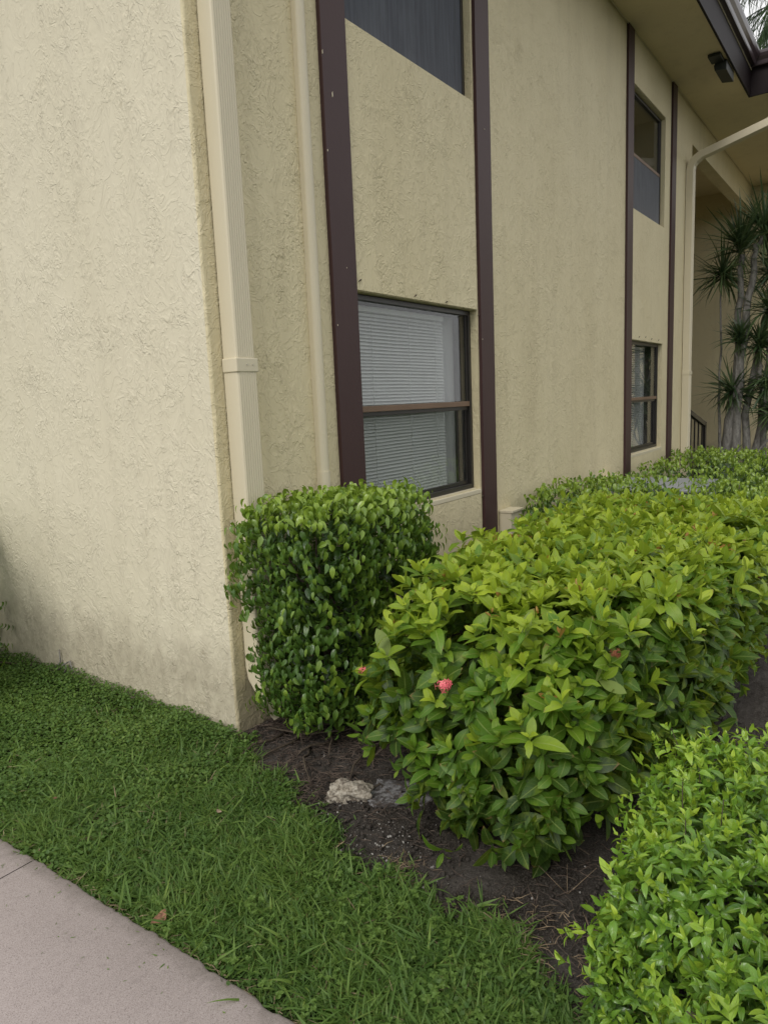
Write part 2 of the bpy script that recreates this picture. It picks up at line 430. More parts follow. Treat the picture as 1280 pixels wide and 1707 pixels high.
# rest of the shell: stair recess, wing wall, back
mb = MB()
mb.quad((XE, WY, -.1), (XE, 5.5, -.1), (XE, 5.5, ZS), (XE, WY, ZS))
mb.quad((XE, 5.5, -.1), (XW, 5.5, -.1), (XW, 5.5, ZS), (XE, 5.5, ZS))
mb.quad((XW, 5.5, -.1), (XW, -3.0, -.1), (XW, -3.0, ZS), (XW, 5.5, ZS))
mb.quad((XW, -3.0, -.1), (24, -3.0, -.1), (24, -3.0, ZS), (XW, -3.0, ZS))
mb.quad((BX, 9, -.1), (24, 9, -.1), (24, 9, ZS), (BX, 9, ZS))
mb.build('wall', M_ST, bld, label='walls of the shaded stair recess and the wing beyond')
MB().box((XE+.003, WY+.003, 4.72), (XW-.003, WY+.18, ZS-.002)).build('header_beam', M_ST, bld)
# proud stucco panels between the trim boards
def panel(x0, x1, z0, z1): MB().box((x0, WY-.010, z0), (x1, WY+.004, z1)).build('stucco_panel', M_ST, bld, bevel=.003)
panel(3.185, 4.572, 2.103, 3.447); panel(3.185, 4.572, .30, .822); panel(3.185, 4.572, 4.663, ZS-.003)
panel(8.09, 9.40, 2.063, 3.427); panel(8.09, 9.40, .30, .765); panel(8.09, 9.40, 4.663, ZS-.003)
# trim boards
for x0, x1 in ((2.985, 3.187), (4.598, 4.795), (7.90, 8.095), (9.665, 9.86)):
    n = 40; zz = np.linspace(.48, ZS-.004, n)
    V = []; 
    for z in zz:
        j = .0012*math.sin(z*5+x0)+random.gauss(0, .0006)
        V += [(x0+j, WY+.003, z), (x0+j, WY-.024, z), (x1+j*.5, WY-.024, z), (x1+j*.5, WY+.003, z)]
    F = [(4*i+a, 4*i+(a+1) % 4, 4*i+4+(a+1) % 4, 4*i+4+a) for i in range(n-1) for a in range(4)] + [(0, 3, 2, 1), (4*n-4, 4*n-3, 4*n-2, 4*n-1)]
    b_ = MB(); b_.add(V, F); b_.build('trim_board', M_BROWN, bld, bevel=.002)
# soffit + roof
mb = MB()
YF = 1.765; XR = 10.80; YF2 = 1.35
mb.quad((1.35, YF, ZS), (XR, YF, ZS), (XR, 9.5, ZS), (1.35, 9.5, ZS))
mb.quad((XR, YF2, ZS), (24.5, YF2, ZS), (24.5, 9.5, ZS), (XR, 9.5, ZS))
mb.build('soffit', M_SOF, bld)
MB().box((1.35, YF-.0, 5.60), (XR+.02, 9.5, 5.66)).box((XR+.021, YF2, 5.60), (24.5, 9.5, 5.66)).build('roof', M_ROOF, bld)
# soffit/wall drip bead
MB().box((BX-.003, WY-.016, ZS-.014), (XE+4.7, WY-.0115, ZS-.002)).build('soffit_bead', M_CREAMMETAL, bld)
fa = MB()
fa.box((1.35, YF-.025, ZS-.02), (XR, YF-.002, 5.598))
fa.box((XR-.025, YF2, ZS-.02), (XR-.002, YF-.0255, 5.598)).box((XR, YF2-.025, ZS-.02), (24.5, YF2-.002, 5.598)).box((1.325, YF-.025, ZS-.02), (1.348, 9.5, 5.598))
fa.build('fascia_board', M_FASCIA, bld)
gp = [(0, 0), (-.055, 0), (-.062, .012), (-.068, .05), (-.095, .085), (-.108, .12), (-.108, .150), (-.098, .156), (-.098, .146), (-.092, .14), (-.088, .13), (-.004, .13), (0, .13)]
g = MB().prism([(YF-.027+p[0], 5.455+p[1]) for p in gp], 'x', 1.3, XR-.03-.108)
g.build('gutter', M_GUTTER, bld)
MB().prism([(XR-.027+p[0], 5.455+p[1]) for p in gp], 'y', YF2, YF-.027-.001).build('gutter', M_GUTTER, bld)
MB().box((1.3, YF-.034, 5.437), (XR-.03, YF-.0255, 5.447)).build('drip_edge', M_CREAMMETAL, bld)
for hx in np.arange(2.2, 10.6, .9):
    MB().box((hx, YF-.137, 5.592), (hx+.03, YF-.03, 5.6085)).build('gutter_strap', M_GUTTER, bld)

# windows
def make_window(x0, x1, z0, z1, mode):
    wy = WY+WT
    t = empty('window', (x0, wy, z0)); t.parent = bld; t.location = Vector((x0, wy, z0))-bld.location
    fw = .034; zm = z0+(z1-z0)*(.485)
    fr = MB()
    fr.box((x0+.004, wy-.022, z0+.003), (x0+fw, wy+.03, z1-.003)).box((x1-fw, wy-.022, z0+.003), (x1-.004, wy+.03, z1-.003))
    fr.box((x0+fw, wy-.022, z1-fw), (x1-fw, wy+.03, z1-.003)).box((x0+fw, wy-.022, z0+.003), (x1-fw, wy+.03, z0+fw))
    fr.build('frame', M_BRONZE, t, bevel=.002)
    sa = MB()                                       # sash stiles, one step back
    for a, b, dy in ((z0+fw, zm-.02, .004), (zm+.02, z1-fw, -.012)):
        sa.box((x0+fw+.001, wy+dy, a), (x0+fw+.020, wy+dy+.018, b)); sa.box((x1-fw-.022, wy+dy, a), (x1-fw-.001, wy+dy+.018, b))
    sa.box((x0+fw+.021, wy+.004, z0+fw+.001), (x1-fw-.023, wy+.022, z0+fw+.026))
    sa.build('sash', M_BRONZE, t, bevel=.0015)
    if mode != 'screen':
        MB().box((x0+fw+.001, wy-.020, zm-.016), (x1-fw-.001, wy-.0, zm+.019)).build('meeting_rail', M_RAIL, t, bevel=.003)
        MB().box((x0+fw+.001, wy-.004, zm-.041), (x1-fw-.001, wy+.02, zm-.017)).build('lower_rail', M_BRONZE, t, bevel=.002)
    else:
        MB().box((x0+fw+.001, wy-.012, zm-.012), (x1-fw-.001, wy+.01, zm+.012)).build('meeting_rail', M_BRONZE, t, bevel=.002)
    for a, b, dy in ((z0+fw, zm-.03, .012), (zm+.012, z1-fw, -.004)):
        pg = MB().box((x0+fw, wy+dy, a), (x1-fw, wy+dy+.003, b)).build('pane', M_GLASS, t)
    if mode in ('blind', 'dimblind'):
        bx1 = x1-.235 if mode == 'blind' else x1-.36
        bl = MB().box((x0+.03, wy+.06, z1-.075), (bx1, wy+.085, z1-.045)).build('headrail', M_BLIND, t)
        sl = MB(); z = z0+.06; k = 0
        while z < z1-.085:
            dz = .0015*math.sin(k*.7)
            tilt = .0095 if mode == 'blind' else .006
            a = (wy+.064, z-tilt+dz); c_ = (wy+.083, z+tilt+dz); m_ = (wy+.0765, z-.001+dz+.002)
            sag = .003*math.sin(k*.31)
            V = []
            for xx, s_ in ((x0+.035, 0), ((x0+bx1)/2, -sag), (bx1, sag*.5)):
                V += [(xx, a[0], a[1]+s_), (xx, m_[0], m_[1]+s_), (xx, c_[0], c_[1]+s_)]
            sl.add(V, [(0, 1, 4, 3), (1, 2, 5, 4), (3, 4, 7, 6), (4, 5, 8, 7)])
            z += .0205; k += 1
        o = sl.build('blind_slats', M_BLIND, t, smooth=True); o['kind'] = 'stuff'
        cd = MB()
        for f in (.27, .62, .9):
            xx = x0+(bx1-x0)*f; cd.box((xx, wy+.060, z0+.06), (xx+.0022, wy+.0625, z1-.05))
        cd.build('ladder_cord', M_BLIND, t)
        MB().box((x0+.03, wy+.062, z0+.035), (bx1, wy+.084, z0+.047)).build('bottom_rail', M_BLIND, t)
    # hanging fabric behind
    n = 60; xx = np.linspace(x0+.02, x1-.02, n); yy = wy+.125+.010*np.sin(xx*55)+.006*np.sin(xx*23)
    if mode == 'screenhalf': yy = yy+.05; xx = xx[:n//2+8]; yy = yy[:n//2+8]; n = len(xx)
    if mode in ('blind', 'screenhalf', 'dimblind'):
        if mode == 'dimblind': xx = xx[38:]; yy = yy[38:]; n = len(xx)
        V = np.concatenate([np.stack([xx, yy, np.full(n, z0+.01)], 1), np.stack([xx, yy, np.full(n, z1-.03)], 1)])
        F = np.array([(i, i+1, n+i+1, n+i) for i in range(n-1)])
        link('curtain', npmesh('curtain', V, F), M_DRAPE, t)
    rm = MB(); X0, X1, Z0, Z1, Y0, Y1 = x0-.02, x1+.02, z0-.02, z1+.02, wy+.035, wy+1.4
    rm.quad((X0, Y1, Z0), (X1, Y1, Z0), (X1, Y1, Z1), (X0, Y1, Z1)); rm.quad((X0, Y0, Z0), (X0, Y1, Z0), (X0, Y1, Z1), (X0, Y0, Z1))
    rm.quad((X1, Y0, Z0), (X1, Y1, Z0), (X1, Y1, Z1), (X1, Y0, Z1)); rm.quad((X0, Y0, Z0), (X1, Y0, Z0), (X1, Y1, Z0), (X0, Y1, Z0)); rm.quad((X0, Y0, Z1), (X1, Y0, Z1), (X1, Y1, Z1), (X0, Y1, Z1))
    rm.build('room_interior', M_ROOM, t)
    if mode == 'screen':
        MB().box((x0+fw+.002, wy-.016, z0+fw+.002), (x1-fw-.002, wy-.0145, z1-fw-.002)).build('insect_screen', M_SCREEN, t)
    if mode == 'screenhalf':
        MB().box((x0+fw+.002, wy-.016, z0+fw+.002), (x1-fw-.002, wy-.0145, zm-.014)).build('insect_screen', M_SCREEN, t)
    if mode in ('blind', 'dimblind'):
        MB().prism([(WY-.012, z0-.036), (WY-.012, z0-.006), (wy-.023, z0+.003), (wy-.023, z0-.036)], 'x', x0-.0, x1-.0).build('sill', M_CREAMMETAL, t, bevel=.003)
    return t
make_window(*wins[0], 'blind')
make_window(*wins[1], 'screen')['label'] = 'upper window behind a dusty blue grey insect screen'
make_window(*wins[2], 'dimblind')
make_window(*wins[3], 'screenhalf')['label'] = 'upper window with screen over its lower half'
for x, z, dx, dz in ((3.05, 3.02, .006, .028), (2.99, 2.75, .004, .012), (2.988, 3.20, .004, .022), (3.10, 2.2, .003, .006), (4.61, 1.9, .003, .01), (4.70, 3.3, .004, .008), (3.0, 1.9, .003, .009)):
    MB().prism([(x, z), (x+dx, z+dz*.3), (x+dx*.6, z+dz), (x-dx*.4, z+dz*.6)], 'y', WY-.0262, WY-.0235).build('paint_chip', M_CREAMMETAL, bld)
# mud dauber daubs and nails on the stucco
for x, z in ((3.23, 2.155), (3.78, 2.125), (4.15, 2.12), (4.585, 2.07), (4.582, .80), (8.4, 2.10), (8.65, 2.11), (8.9, 2.10), (9.2, 2.1)):
    b_ = MB(); b_.tube([(x-.014, WY-.013, z-.007), (x, WY-.017, z+.002), (x+.013, WY-.012, z+.007)], [.002, .004, .002], 6); b_.build('mud_daub', M_TWIG, bld, smooth=True)

# downspouts
def ribbed(xa, xb, yf, yb):
    pts = [(xa, yb), (xa, yf+.012), (xa+.003, yf+.004), (xa+.010, yf)]
    m = 7; wdt = (xb-.010)-(xa+.010)
    for i in range(m):
        a = xa+.010+wdt*i/m; s_ = wdt/m
        pts += [(a+s_*.15, yf), (a+s_*.3, yf+.0014), (a+s_*.7, yf+.0014), (a+s_*.85, yf)]
    pts += [(xb-.010, yf), (xb-.003, yf+.004), (xb, yf+.012), (xb, yb)]
    return pts
ds = empty('downspout', (2.29, WY, 0)); ds.parent = bld; ds.location = Vector((2.29, WY, 0))-bld.location
yf = WY-.092; xa, xb = 2.212, 2.330
MB().prism(ribbed(xa, xb, yf, WY-.006), 'z', .30, 1.70).build('lower_pipe', M_CREAMMETAL, ds)
MB().prism(ribbed(xa+.003, xb-.003, yf+.003, WY-.006), 'z', 1.70, ZS-.003).build('upper_pipe', M_CREAMMETAL, ds)
MB().box((xa-.006, yf-.0035, 1.655), (xb+.006, WY-.004, 1.715)).build('coupling', M_CREAMMETAL, ds, bevel=.004)
for dx in (.055, .088):
    MB().tube([(xa+dx, yf-.003, 1.687), (xa+dx, yf-.007, 1.687)], .004, 8).build('screw', M_SCREW, ds)
# elbow kicking out at the foot
el = MB(); prev = None
cx = [(WY-.049, .30), (WY-.055, .24), (WY-.085, .17), (WY-.115, .135), (WY-.14, .115)]
for i, (cy, cz) in enumerate(cx):
    ang = [0, .25, .7, .95, 1.0][i]; h_ = .043
    n_ = (math.cos(ang), -math.sin(ang))      # direction across the pipe in yz
    ring = [(xa, cy-n_[0]*h_, cz+n_[1]*h_), (xb, cy-n_[0]*h_, cz+n_[1]*h_), (xb, cy+n_[0]*h_, cz-n_[1]*h_), (xa, cy+n_[0]*h_, cz-n_[1]*h_)]
    k = len(el.V); el.V += ring
    if i: el.F += [(k-4+a, k-4+(a+1) % 4, k+(a+1) % 4, k+a) for a in range(4)]
el.build('elbow', M_CREAMMETAL, ds, bevel=.006)
for z in (.98, 3.4): MB().box((xa-.03, WY-.010, z), (xb+.03, WY-.0065, z+.025)).build('strap', M_CREAMMETAL, ds)
# slim conduit left of the first trim board
cn = empty('conduit', (2.85, WY, 0)); cn.parent = bld; cn.location = Vector((2.85, WY, 0))-bld.location
def halfround(x0, x1, yb, d):
    xm = (x0+x1)/2; r = (x1-x0)/2
    return [(x0, yb), (x0, yb-d*.55)]+[(xm-r*math.cos(a)*.98, yb-d*.55-d*.45*math.sin(a)) for a in np.linspace(.3, math.pi-.3, 7)]+[(x1, yb-d*.55), (x1, yb)]
MB().prism(halfround(2.800, 2.862, WY-.0005, .045), 'z', 1.16, ZS-.003).build('conduit_pipe', M_CREAMMETAL, cn, smooth=False)
MB().prism(halfround(2.797, 2.865, WY-.0005, .049), 'z', .1, 1.16).build('conduit_pipe', M_CREAMMETAL, cn, smooth=False)
# second downspout, swinging out under the eave
d2 = empty('downspout', (10.5, WY, 0)); d2.parent = bld; d2.location = Vector((10.5, WY, 0))-bld.location
MB().prism(ribbed(10.43, 10.56, WY-.10, WY-.006), 'z', .2, 1.72).build('lower_pipe', M_CREAMMETAL, d2)
MB().prism(ribbed(10.433, 10.557, WY-.097, WY-.006), 'z', 1.72, 4.32).build('upper_pipe', M_CREAMMETAL, d2)
el = MB()
cx = [(WY-.052, 4.32, 0), (WY-.058, 4.37, .25), (WY-.10, 4.43, .9), (WY-.17, 4.475, 1.2), (1.49, 4.68, 1.28), (1.43, 4.72, .6), (1.42, 4.80, .0), (1.42, 5.42, 0)]
for i, (cy, cz, ang) in enumerate(cx):
    h_ = .046; n_ = (math.cos(ang), math.sin(ang))
    ring = [(10.433, cy-n_[0]*h_, cz-n_[1]*h_), (10.557, cy-n_[0]*h_, cz-n_[1]*h_), (10.557, cy+n_[0]*h_, cz+n_[1]*h_), (10.433, cy+n_[0]*h_, cz+n_[1]*h_)]
    k = len(el.V); el.V += ring
    if i: el.F += [(k-4+a, k-4+(a+1) % 4, k+(a+1) % 4, k+a) for a in range(4)]
el.build('elbow', M_CREAMMETAL, d2, bevel=.006)
MB().box((10.425, WY-.105, 1.69), (10.565, WY-.004, 1.74)).build('coupling', M_CREAMMETAL, d2, bevel=.003)

# line covers low on the wall
for i, (x0, x1, zt, lab) in enumerate(((4.86, 5.06, .655, 'small cream metal line cover low on the wall right of the second brown board'),
                                       (7.18, 7.40, .66, 'small cream metal line cover beside the grey unit'))):
    lc = empty('line_cover', (x0, WY, 0), lab, 'wall cover', 'line covers low on the stucco wall')
    MB().box((x0+.004, WY-.10, .0), (x1-.004, WY-.002, zt-.02)).build('cover_box', M_CREAMMETAL, lc, bevel=.003)
    MB().box((x0-.002, WY-.112, zt-.0195), (x1+.004, WY-.001, zt)).build('cover_cap', M_CREAMMETAL, lc, bevel=.003)

# flood light under the eave
fl = empty('flood_light', (9.5, 1.86, ZS), 'dark weathered flood light fixed under the eave against the fascia', 'light')
MB().box((9.20, 1.80, ZS-.035), (9.42, 1.93, ZS-.002)).build('base_plate', M_GREENBOX, fl, bevel=.004)
MB().prism([(1.775, ZS-.12), (1.775, ZS-.012), (1.89, ZS-.012), (1.91, ZS-.05), (1.90, ZS-.10)], 'x', 9.43, 9.86).build('lamp_housing', M_GREENBOX, fl, bevel=.005)

# stair and railing inside the recess
st = empty('staircase', (11.5, 3.3, 0), 'dark stair flight inside the shaded recess behind the dracaena trunks', 'stairs')
for k in range(7):
    MB().box((12.9-.27*(k+1), 3.0, .17*k), (12.9-.27*k, 4.2, .17*(k+1)-.003)).build('step', M_CONC, st)
rl = empty('stair_railing', (11.8, 2.85, 0), 'black metal stair railing sloping down inside the recess entrance', 'railing')
def rp_(x): return 1.30-(x-10.9)*.215
def rq_(x): return .62-(x-10.9)*.215
MB().prism([(10.80, rp_(10.8)-.07), (10.80, rp_(10.8)), (12.46, rp_(12.46)), (12.46, rp_(12.46)-.07)], 'y', 2.50, 2.56).build('handrail', M_BLACKMETAL, rl)
MB().prism([(10.80, rq_(10.8)-.03), (10.80, rq_(10.8)), (12.40, rq_(12.40)), (12.40, rq_(12.40)-.03)], 'y', 2.515, 2.545).build('bottom_rail', M_BLACKMETAL, rl)
for x in np.arange(11.0, 12.3, .26):
    MB().box((x, 2.52, rq_(x)-.02), (x+.022, 2.54, rp_(x)-.06)).build('baluster', M_BLACKMETAL, rl)
MB().box((12.41, 2.50, 0), (12.50, 2.56, rp_(12.46))).build('newel_post', M_BLACKMETAL, rl)

# air conditioner between the far hedges
ac = empty('condenser_unit', (7.2, 1.75, 0), 'grey metal air conditioning unit almost buried between the far clipped hedges', 'air conditioner')
MB().box((6.72, 1.42, .05), (7.62, 2.22, .585)).build('cabinet', M_GREYMETAL, ac, bevel=.02)
lv = MB()
for k in range(14): lv.box((6.700, 1.47, .12+k*.032), (6.7185, 2.17, .134+k*.032))
lv.build('louvres', M_GREYMETAL, ac)
MB().prism([(6.70, 1.40), (7.64, 1.40), (7.64, 2.24), (6.70, 2.24)], 'z', .587, .612).build('top_cover', M_GREYMETAL, ac, bevel=.008)

# ------------------------------------------------------------ foliage machinery
def leaf_template(n=6, fold=.28, droop=.25, tip=1.0, widest=.45, wave=0, bend=0, notch=0):
    """unit leaf along +y, normal +z, width 2*w(v) with unit half-width 1 -> scaled by width"""
    v = np.linspace(0, 1, n+1)
    a = math.log(.5)/math.log(widest)
    w = np.sin(np.pi*v**a)**(.78)
    w = w*(1-.0*v); w[0] = .04; w[-1] = .0
    if tip > 1: w *= (1-v**6*(.3))
    ang = -droop*v*1.6
    dy = np.cos(ang)/n; dz = np.sin(ang)/n
    y = np.concatenate([[0], np.cumsum(dy[1:])]); z = np.concatenate([[0], np.cumsum(dz[1:])])
    P = []; D = []
    for i in range(n+1):
        wv = wave*math.sin(i*2.1)
        for s in (-1, 0, 1):
            wi = w[i]*(1-(notch if (s == 1 and i == n//2+1) else 0))
            P.append((s*wi+bend*v[i]**2, y[i], z[i]+abs(s)*w[i]*fold*.0, abs(s)*w[i]*fold + (wv*s)))
            D.append((s*1.0 if w[i] > .01 else 0, v[i]))
    P = np.array(P); D = np.array(D)
    F = []
    for i in range(n):
        a_ = i*3
        F += [(a_, a_+1, a_+4, a_+3), (a_+1, a_+2, a_+5, a_+4)]
    return P, D, np.array(F)
def tpl_xyz(T, width, length):
    P = T[0]; return np.stack([P[:, 0]*width, P[:, 1]*length, P[:, 2]*length+P[:, 3]*width], 1)

def norm(a): return a/np.maximum(np.linalg.norm(a, axis=-1, keepdims=True), 1e-9)
def frames(d, nrm):
    """y axis = d, z axis ~ nrm"""
    y = norm(d); x = norm(np.cross(y, nrm)); z = np.cross(x, y)
    return np.stack([x, y, z], -1)          # columns

class Leaves:
    def __init__(s): s.p = []; s.R = []; s.L = []; s.W = []; s.t = []
    def add(s, p, d, nr, L, Wd, t):
        s.p.append(p); s.R.append(frames(d, nr)); s.L.append(L); s.W.append(Wd); s.t.append(t)
    def done(s):
        s.p = np.concatenate(s.p); s.R = np.concatenate(s.R); s.L = np.concatenate(s.L); s.W = np.concatenate(s.W); s.t = np.clip(np.concatenate(s.t), 0, 1)
        return s
    def mesh(s, idx, tpls, name):
        Vs = []; Fs = []; Ds = []; off = 0
        which = rng.integers(0, len(tpls), len(idx))
        for k, T in enumerate(tpls):
            ii = idx[which == k]
            if not len(ii): continue
            P, D, F = T; nv = len(P)
            loc = np.empty((len(ii), nv, 3))
            loc[:, :, 0] = P[None, :, 0]*s.W[ii, None]; loc[:, :, 1] = P[None, :, 1]*s.L[ii, None]
            loc[:, :, 2] = P[None, :, 2]*s.L[ii, None]+P[None, :, 3]*s.W[ii, None]
            V = np.einsum('nij,nvj->nvi', s.R[ii], loc)+s.p[ii, None, :]
            Ds.append(np.concatenate([np.broadcast_to(D[None], (len(ii), nv, 2)), np.broadcast_to(s.t[ii, None, None], (len(ii), nv, 1))], -1).reshape(-1, 3))
            Vs.append(V.reshape(-1, 3)); Fs.append((F[None]+(np.arange(len(ii))*nv)[:, None, None]+off).reshape(-1, F.shape[1])); off += len(ii)*nv
        return npmesh(name, np.concatenate(Vs), np.concatenate(Fs), np.concatenate(Ds))
    def build(s, parent, mat, tpls, out, nparts, name='leaf', wl=None):
        """nparts nearest outer leaves in view become objects sharing meshes; rest = one stuff part"""
        c = s.p + s.R[:, :, 1]*s.L[:, None]*.5
        x, y, d = proj(c)
        vis = (x > 0) & (x < 1280) & (y > 0) & (y < 1707) & (d > .2)
        facing = (s.R[:, :, 2]*norm(CP-c)).sum(1)
        score = s.L*(.35+np.abs(facing))/d*np.where(vis, 1, .01)*np.where(out > -.035, 1, .25)
        order = np.argsort(-score); parts = order[:nparts]; rest = order[nparts:]
        pl = np.array(world_loc(parent))
        # shared meshes: tint levels x templates
        cache = {}
        for i in parts:
            k = int(rng.integers(0, len(tpls))); tl = round(float(s.t[i])*7)/7
            key = (k, tl)
            if key not in cache:
                P, D, F = tpls[k]
                ar = wl or .42
                V = np.stack([P[:, 0]*ar, P[:, 1], P[:, 2]+P[:, 3]*ar], 1)
                me = npmesh(name, V, F, np.concatenate([D, np.full((len(P), 1), tl)], 1)); me.materials.append(mat); cache[key] = me
            o = bpy.data.objects.new(name, cache[key]); COL.objects.link(o); o.parent = parent
            o.location = s.p[i]-pl
            o.rotation_euler = Matrix([list(r) for r in s.R[i]]).to_euler()
            Ls = float(s.L[i]); ws = float(s.W[i])/(wl or .42)
            o.scale = (ws, Ls, Ls)
        if len(rest):
            o = link('foliage', s.mesh(rest, tpls, 'foliage'), mat, parent); o['kind'] = 'stuff'

def rbox(P, c, b, r, na=0, ns=5, seed=0):
    q = np.abs(P-np.array(c))-(np.array(b)-r)
    f = np.linalg.norm(np.maximum(q, 0), axis=1)+np.minimum(q.max(1), 0)-r
    if na: f = f - na*noise3(P, ns, seed)
    return f
def grad(f, P, e=.01):
    g = np.stack([(f(P+[e, 0, 0])-f(P-[e, 0, 0])), (f(P+[0, e, 0])-f(P-[0, e, 0])), (f(P+[0, 0, e])-f(P-[0, 0, e]))], 1)
    return norm(g)
def shell_pts(f, lo, hi, n, d0, d1, zmin=.03):
    """n points with -d1 < f < -d0, uniform in volume"""
    out = []; tot = 0
    while tot < n:
        P = rng.uniform(lo, hi, (60000, 3)); v = f(P); P = P[(v < -d0) & (v > -d1) & (P[:, 2] > zmin)]
        out.append(P); tot += len(P)
    return np.concatenate(out)[:n]
def rn(n, s=1.0): return rng.normal(0, s, (n, 3))
UP = np.array([0, 0, 1.])

def sprigs_opposite(LV, P, axis, npairs, L, ratio, spread, tint, gap=.013, rnd=.12, Lvar=.18):
    """pairs of leaves up a shoot tip; first pair is oldest (largest, most spread)"""
    n = len(P); side = norm(np.cross(axis, rn(n)))
    for k in range(npairs):
        if k % 2: s2 = np.cross(axis, side)
        else: s2 = side
        f = k/max(npairs-1, 1)
        for sg in (-1, 1):
            dirv = norm(s2*sg*(spread*(1-.62*f)) + axis*(.42+.65*f) + rn(n, rnd) + UP*.05)
            nr = norm(axis*1.0 - s2*sg*.4 + rn(n, .2))
            Lk = L*(1-.42*f**1.6)*(1+rng.normal(0, Lvar, n)).clip(.55, 1.5)
            p = P + axis*(gap*k)
            LV.add(p, dirv, nr, Lk, Lk*ratio*(1+rng.normal(0, .1, n)), tint + .32*f - .1 + rng.normal(0, .11, n))

def branches(parent, P0, tips, mat=M_TWIG, r0=.009, name='branch', wob=.05, n=5):
    for t_ in tips:
        a = np.array(P0[rng.integers(len(P0))]); b = np.array(t_); pts = []
        for k in range(n+1):
            f = k/n; pts.append(a+(b-a)*np.array([f**1.2, f**1.2, f**.85])+(rn(1, wob)[0]*math.sin(math.pi*f)*.6))
        mb_ = MB(); mb_.tube(pts, list(np.linspace(r0, r0*.25, n+1)), 6); mb_.build(name, mat, parent, smooth=True)

# ------------------------------------------------------------ ixora hedge
def f_ix(P):
    a = rbox(P, (2.53, 1.09, .49), (.66, .50, .36), .27, .05, 7, 3)
    b = rbox(P, (3.75, 1.10, .48), (1.2, .60, .32), .17, .03, 6, 4)
    c = rbox(P, (3.05, 1.0, .52), (.75, .48, .33), .16, .03, 6, 6)
    d = rbox(P, (2.10, 1.03, .25), (.28, .32, .23), .13, .05, 9, 8)
    return np.minimum(np.minimum(np.minimum(a, b), c), d)
ix = empty('ixora_hedge', (2.6, 1.2, 0), 'waist high clipped ixora hedge with broad glossy yellow green leaves and a red flower', 'hedge')
LV = Leaves()
lo = (1.5, .3, .05); hi = (5.4, 1.95, 1.0)
P = shell_pts(f_ix, lo, hi, 3500, .02, .075, .04); g_ = grad(f_ix, P)
k_ = rng.uniform(0, 1, len(P)) < np.where(g_[:, 2] < .4, np.clip(.62-.75*noise3(P, 13, 77), .12, 1), 1); P = P[k_]; g_ = g_[k_]
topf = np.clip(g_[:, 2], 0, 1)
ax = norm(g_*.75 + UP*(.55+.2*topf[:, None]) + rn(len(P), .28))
tn = .12 + .56*topf**.8 + .08*np.clip((P[:, 2]-.45)/.4, -1, 1) + .10*noise3(P, 5, 22)  # young growth on top; sides tinted darker, painting their shade
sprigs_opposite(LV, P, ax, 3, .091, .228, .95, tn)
n_out = len(P)*6
P2 = shell_pts(f_ix, lo, hi, 2300, .09, .24, .1); g2 = grad(f_ix, P2)
sprigs_opposite(LV, P2, norm(g2*.5+UP*.5+rn(len(P2), .5)), 2, .078, .21, 1.0, np.full(len(P2), .10))  # inner leaves at a low tint: shade between the shoots painted in
# stray shoots low on the front, leaving the skirt ragged
Ps = shell_pts(f_ix, lo, hi, 260, -.07, .01, .04); Ps = Ps[(Ps[:, 2] < .4)]; gs = grad(f_ix, Ps)
sprigs_opposite(LV, Ps, norm(gs*.9-UP*.1+rn(len(Ps), .3)), 2, .085, .23, 1.0, np.full(len(Ps), .30))
Ps = shell_pts(f_ix, lo, hi, 170, -.05, .0, .5); gs = grad(f_ix, Ps)
sprigs_opposite(LV, Ps, norm(gs*.6+UP*.8+rn(len(Ps), .25)), 3, .082, .20, .9, np.full(len(Ps), .72))
LV.done()
T_IX = [leaf_template(6, fo, d, 1, wd, w, b, nc) for fo, d, w, wd, b, nc in ((.22, .25, .0, .5, .0, 0), (.30, .45, .05, .47, .35, 0), (.12, .05, .06, .53, -.3, 0), (.35, .7, .02, .5, .15, .45), (.2, -.18, .08, .46, -.45, 0), (.5, .35, .0, .5, .2, 0), (.1, .9, .1, .55, -.1, .3))]
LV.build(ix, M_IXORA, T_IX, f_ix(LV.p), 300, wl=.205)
# reddish new shoots
LR = Leaves(); Pr = shell_pts(f_ix, lo, hi, 400, -.01, .02, .6); Pr = Pr[grad(f_ix, Pr)[:, 2] > .5][:110]
sprigs_opposite(LR, Pr, norm(UP+rn(len(Pr), .3)), 2, .036, .2, .6, np.full(len(Pr), .6)); LR.done()
LR.t = rng.uniform(.3, 1, len(LR.t))
o = link('new_shoots', LR.mesh(np.arange(len(LR.p)), T_IX[:3], 'new_shoots'), M_RED, ix); o['kind'] = 'stuff'
Pt = shell_pts(f_ix, lo, hi, 46, .05, .12, .3)
branches(ix, [(2.1+.35*i, 1.25+.1*math.sin(i*3), 0) for i in range(8)], Pt, r0=.011, wob=.06)
for a, b in (((2.05, 1.0, .02), (1.98, .70, .10)), ((2.3, 1.0, .05), (2.25, .62, .16)), ((2.9, .9, .03), (2.75, .55, .12)), ((2.1, 1.5, 0), (2.0, 1.75, .05)), ((3.2, .9, .05), (3.1, .5, .15))):
    branches(ix, [a], [b], r0=.005, wob=.03)
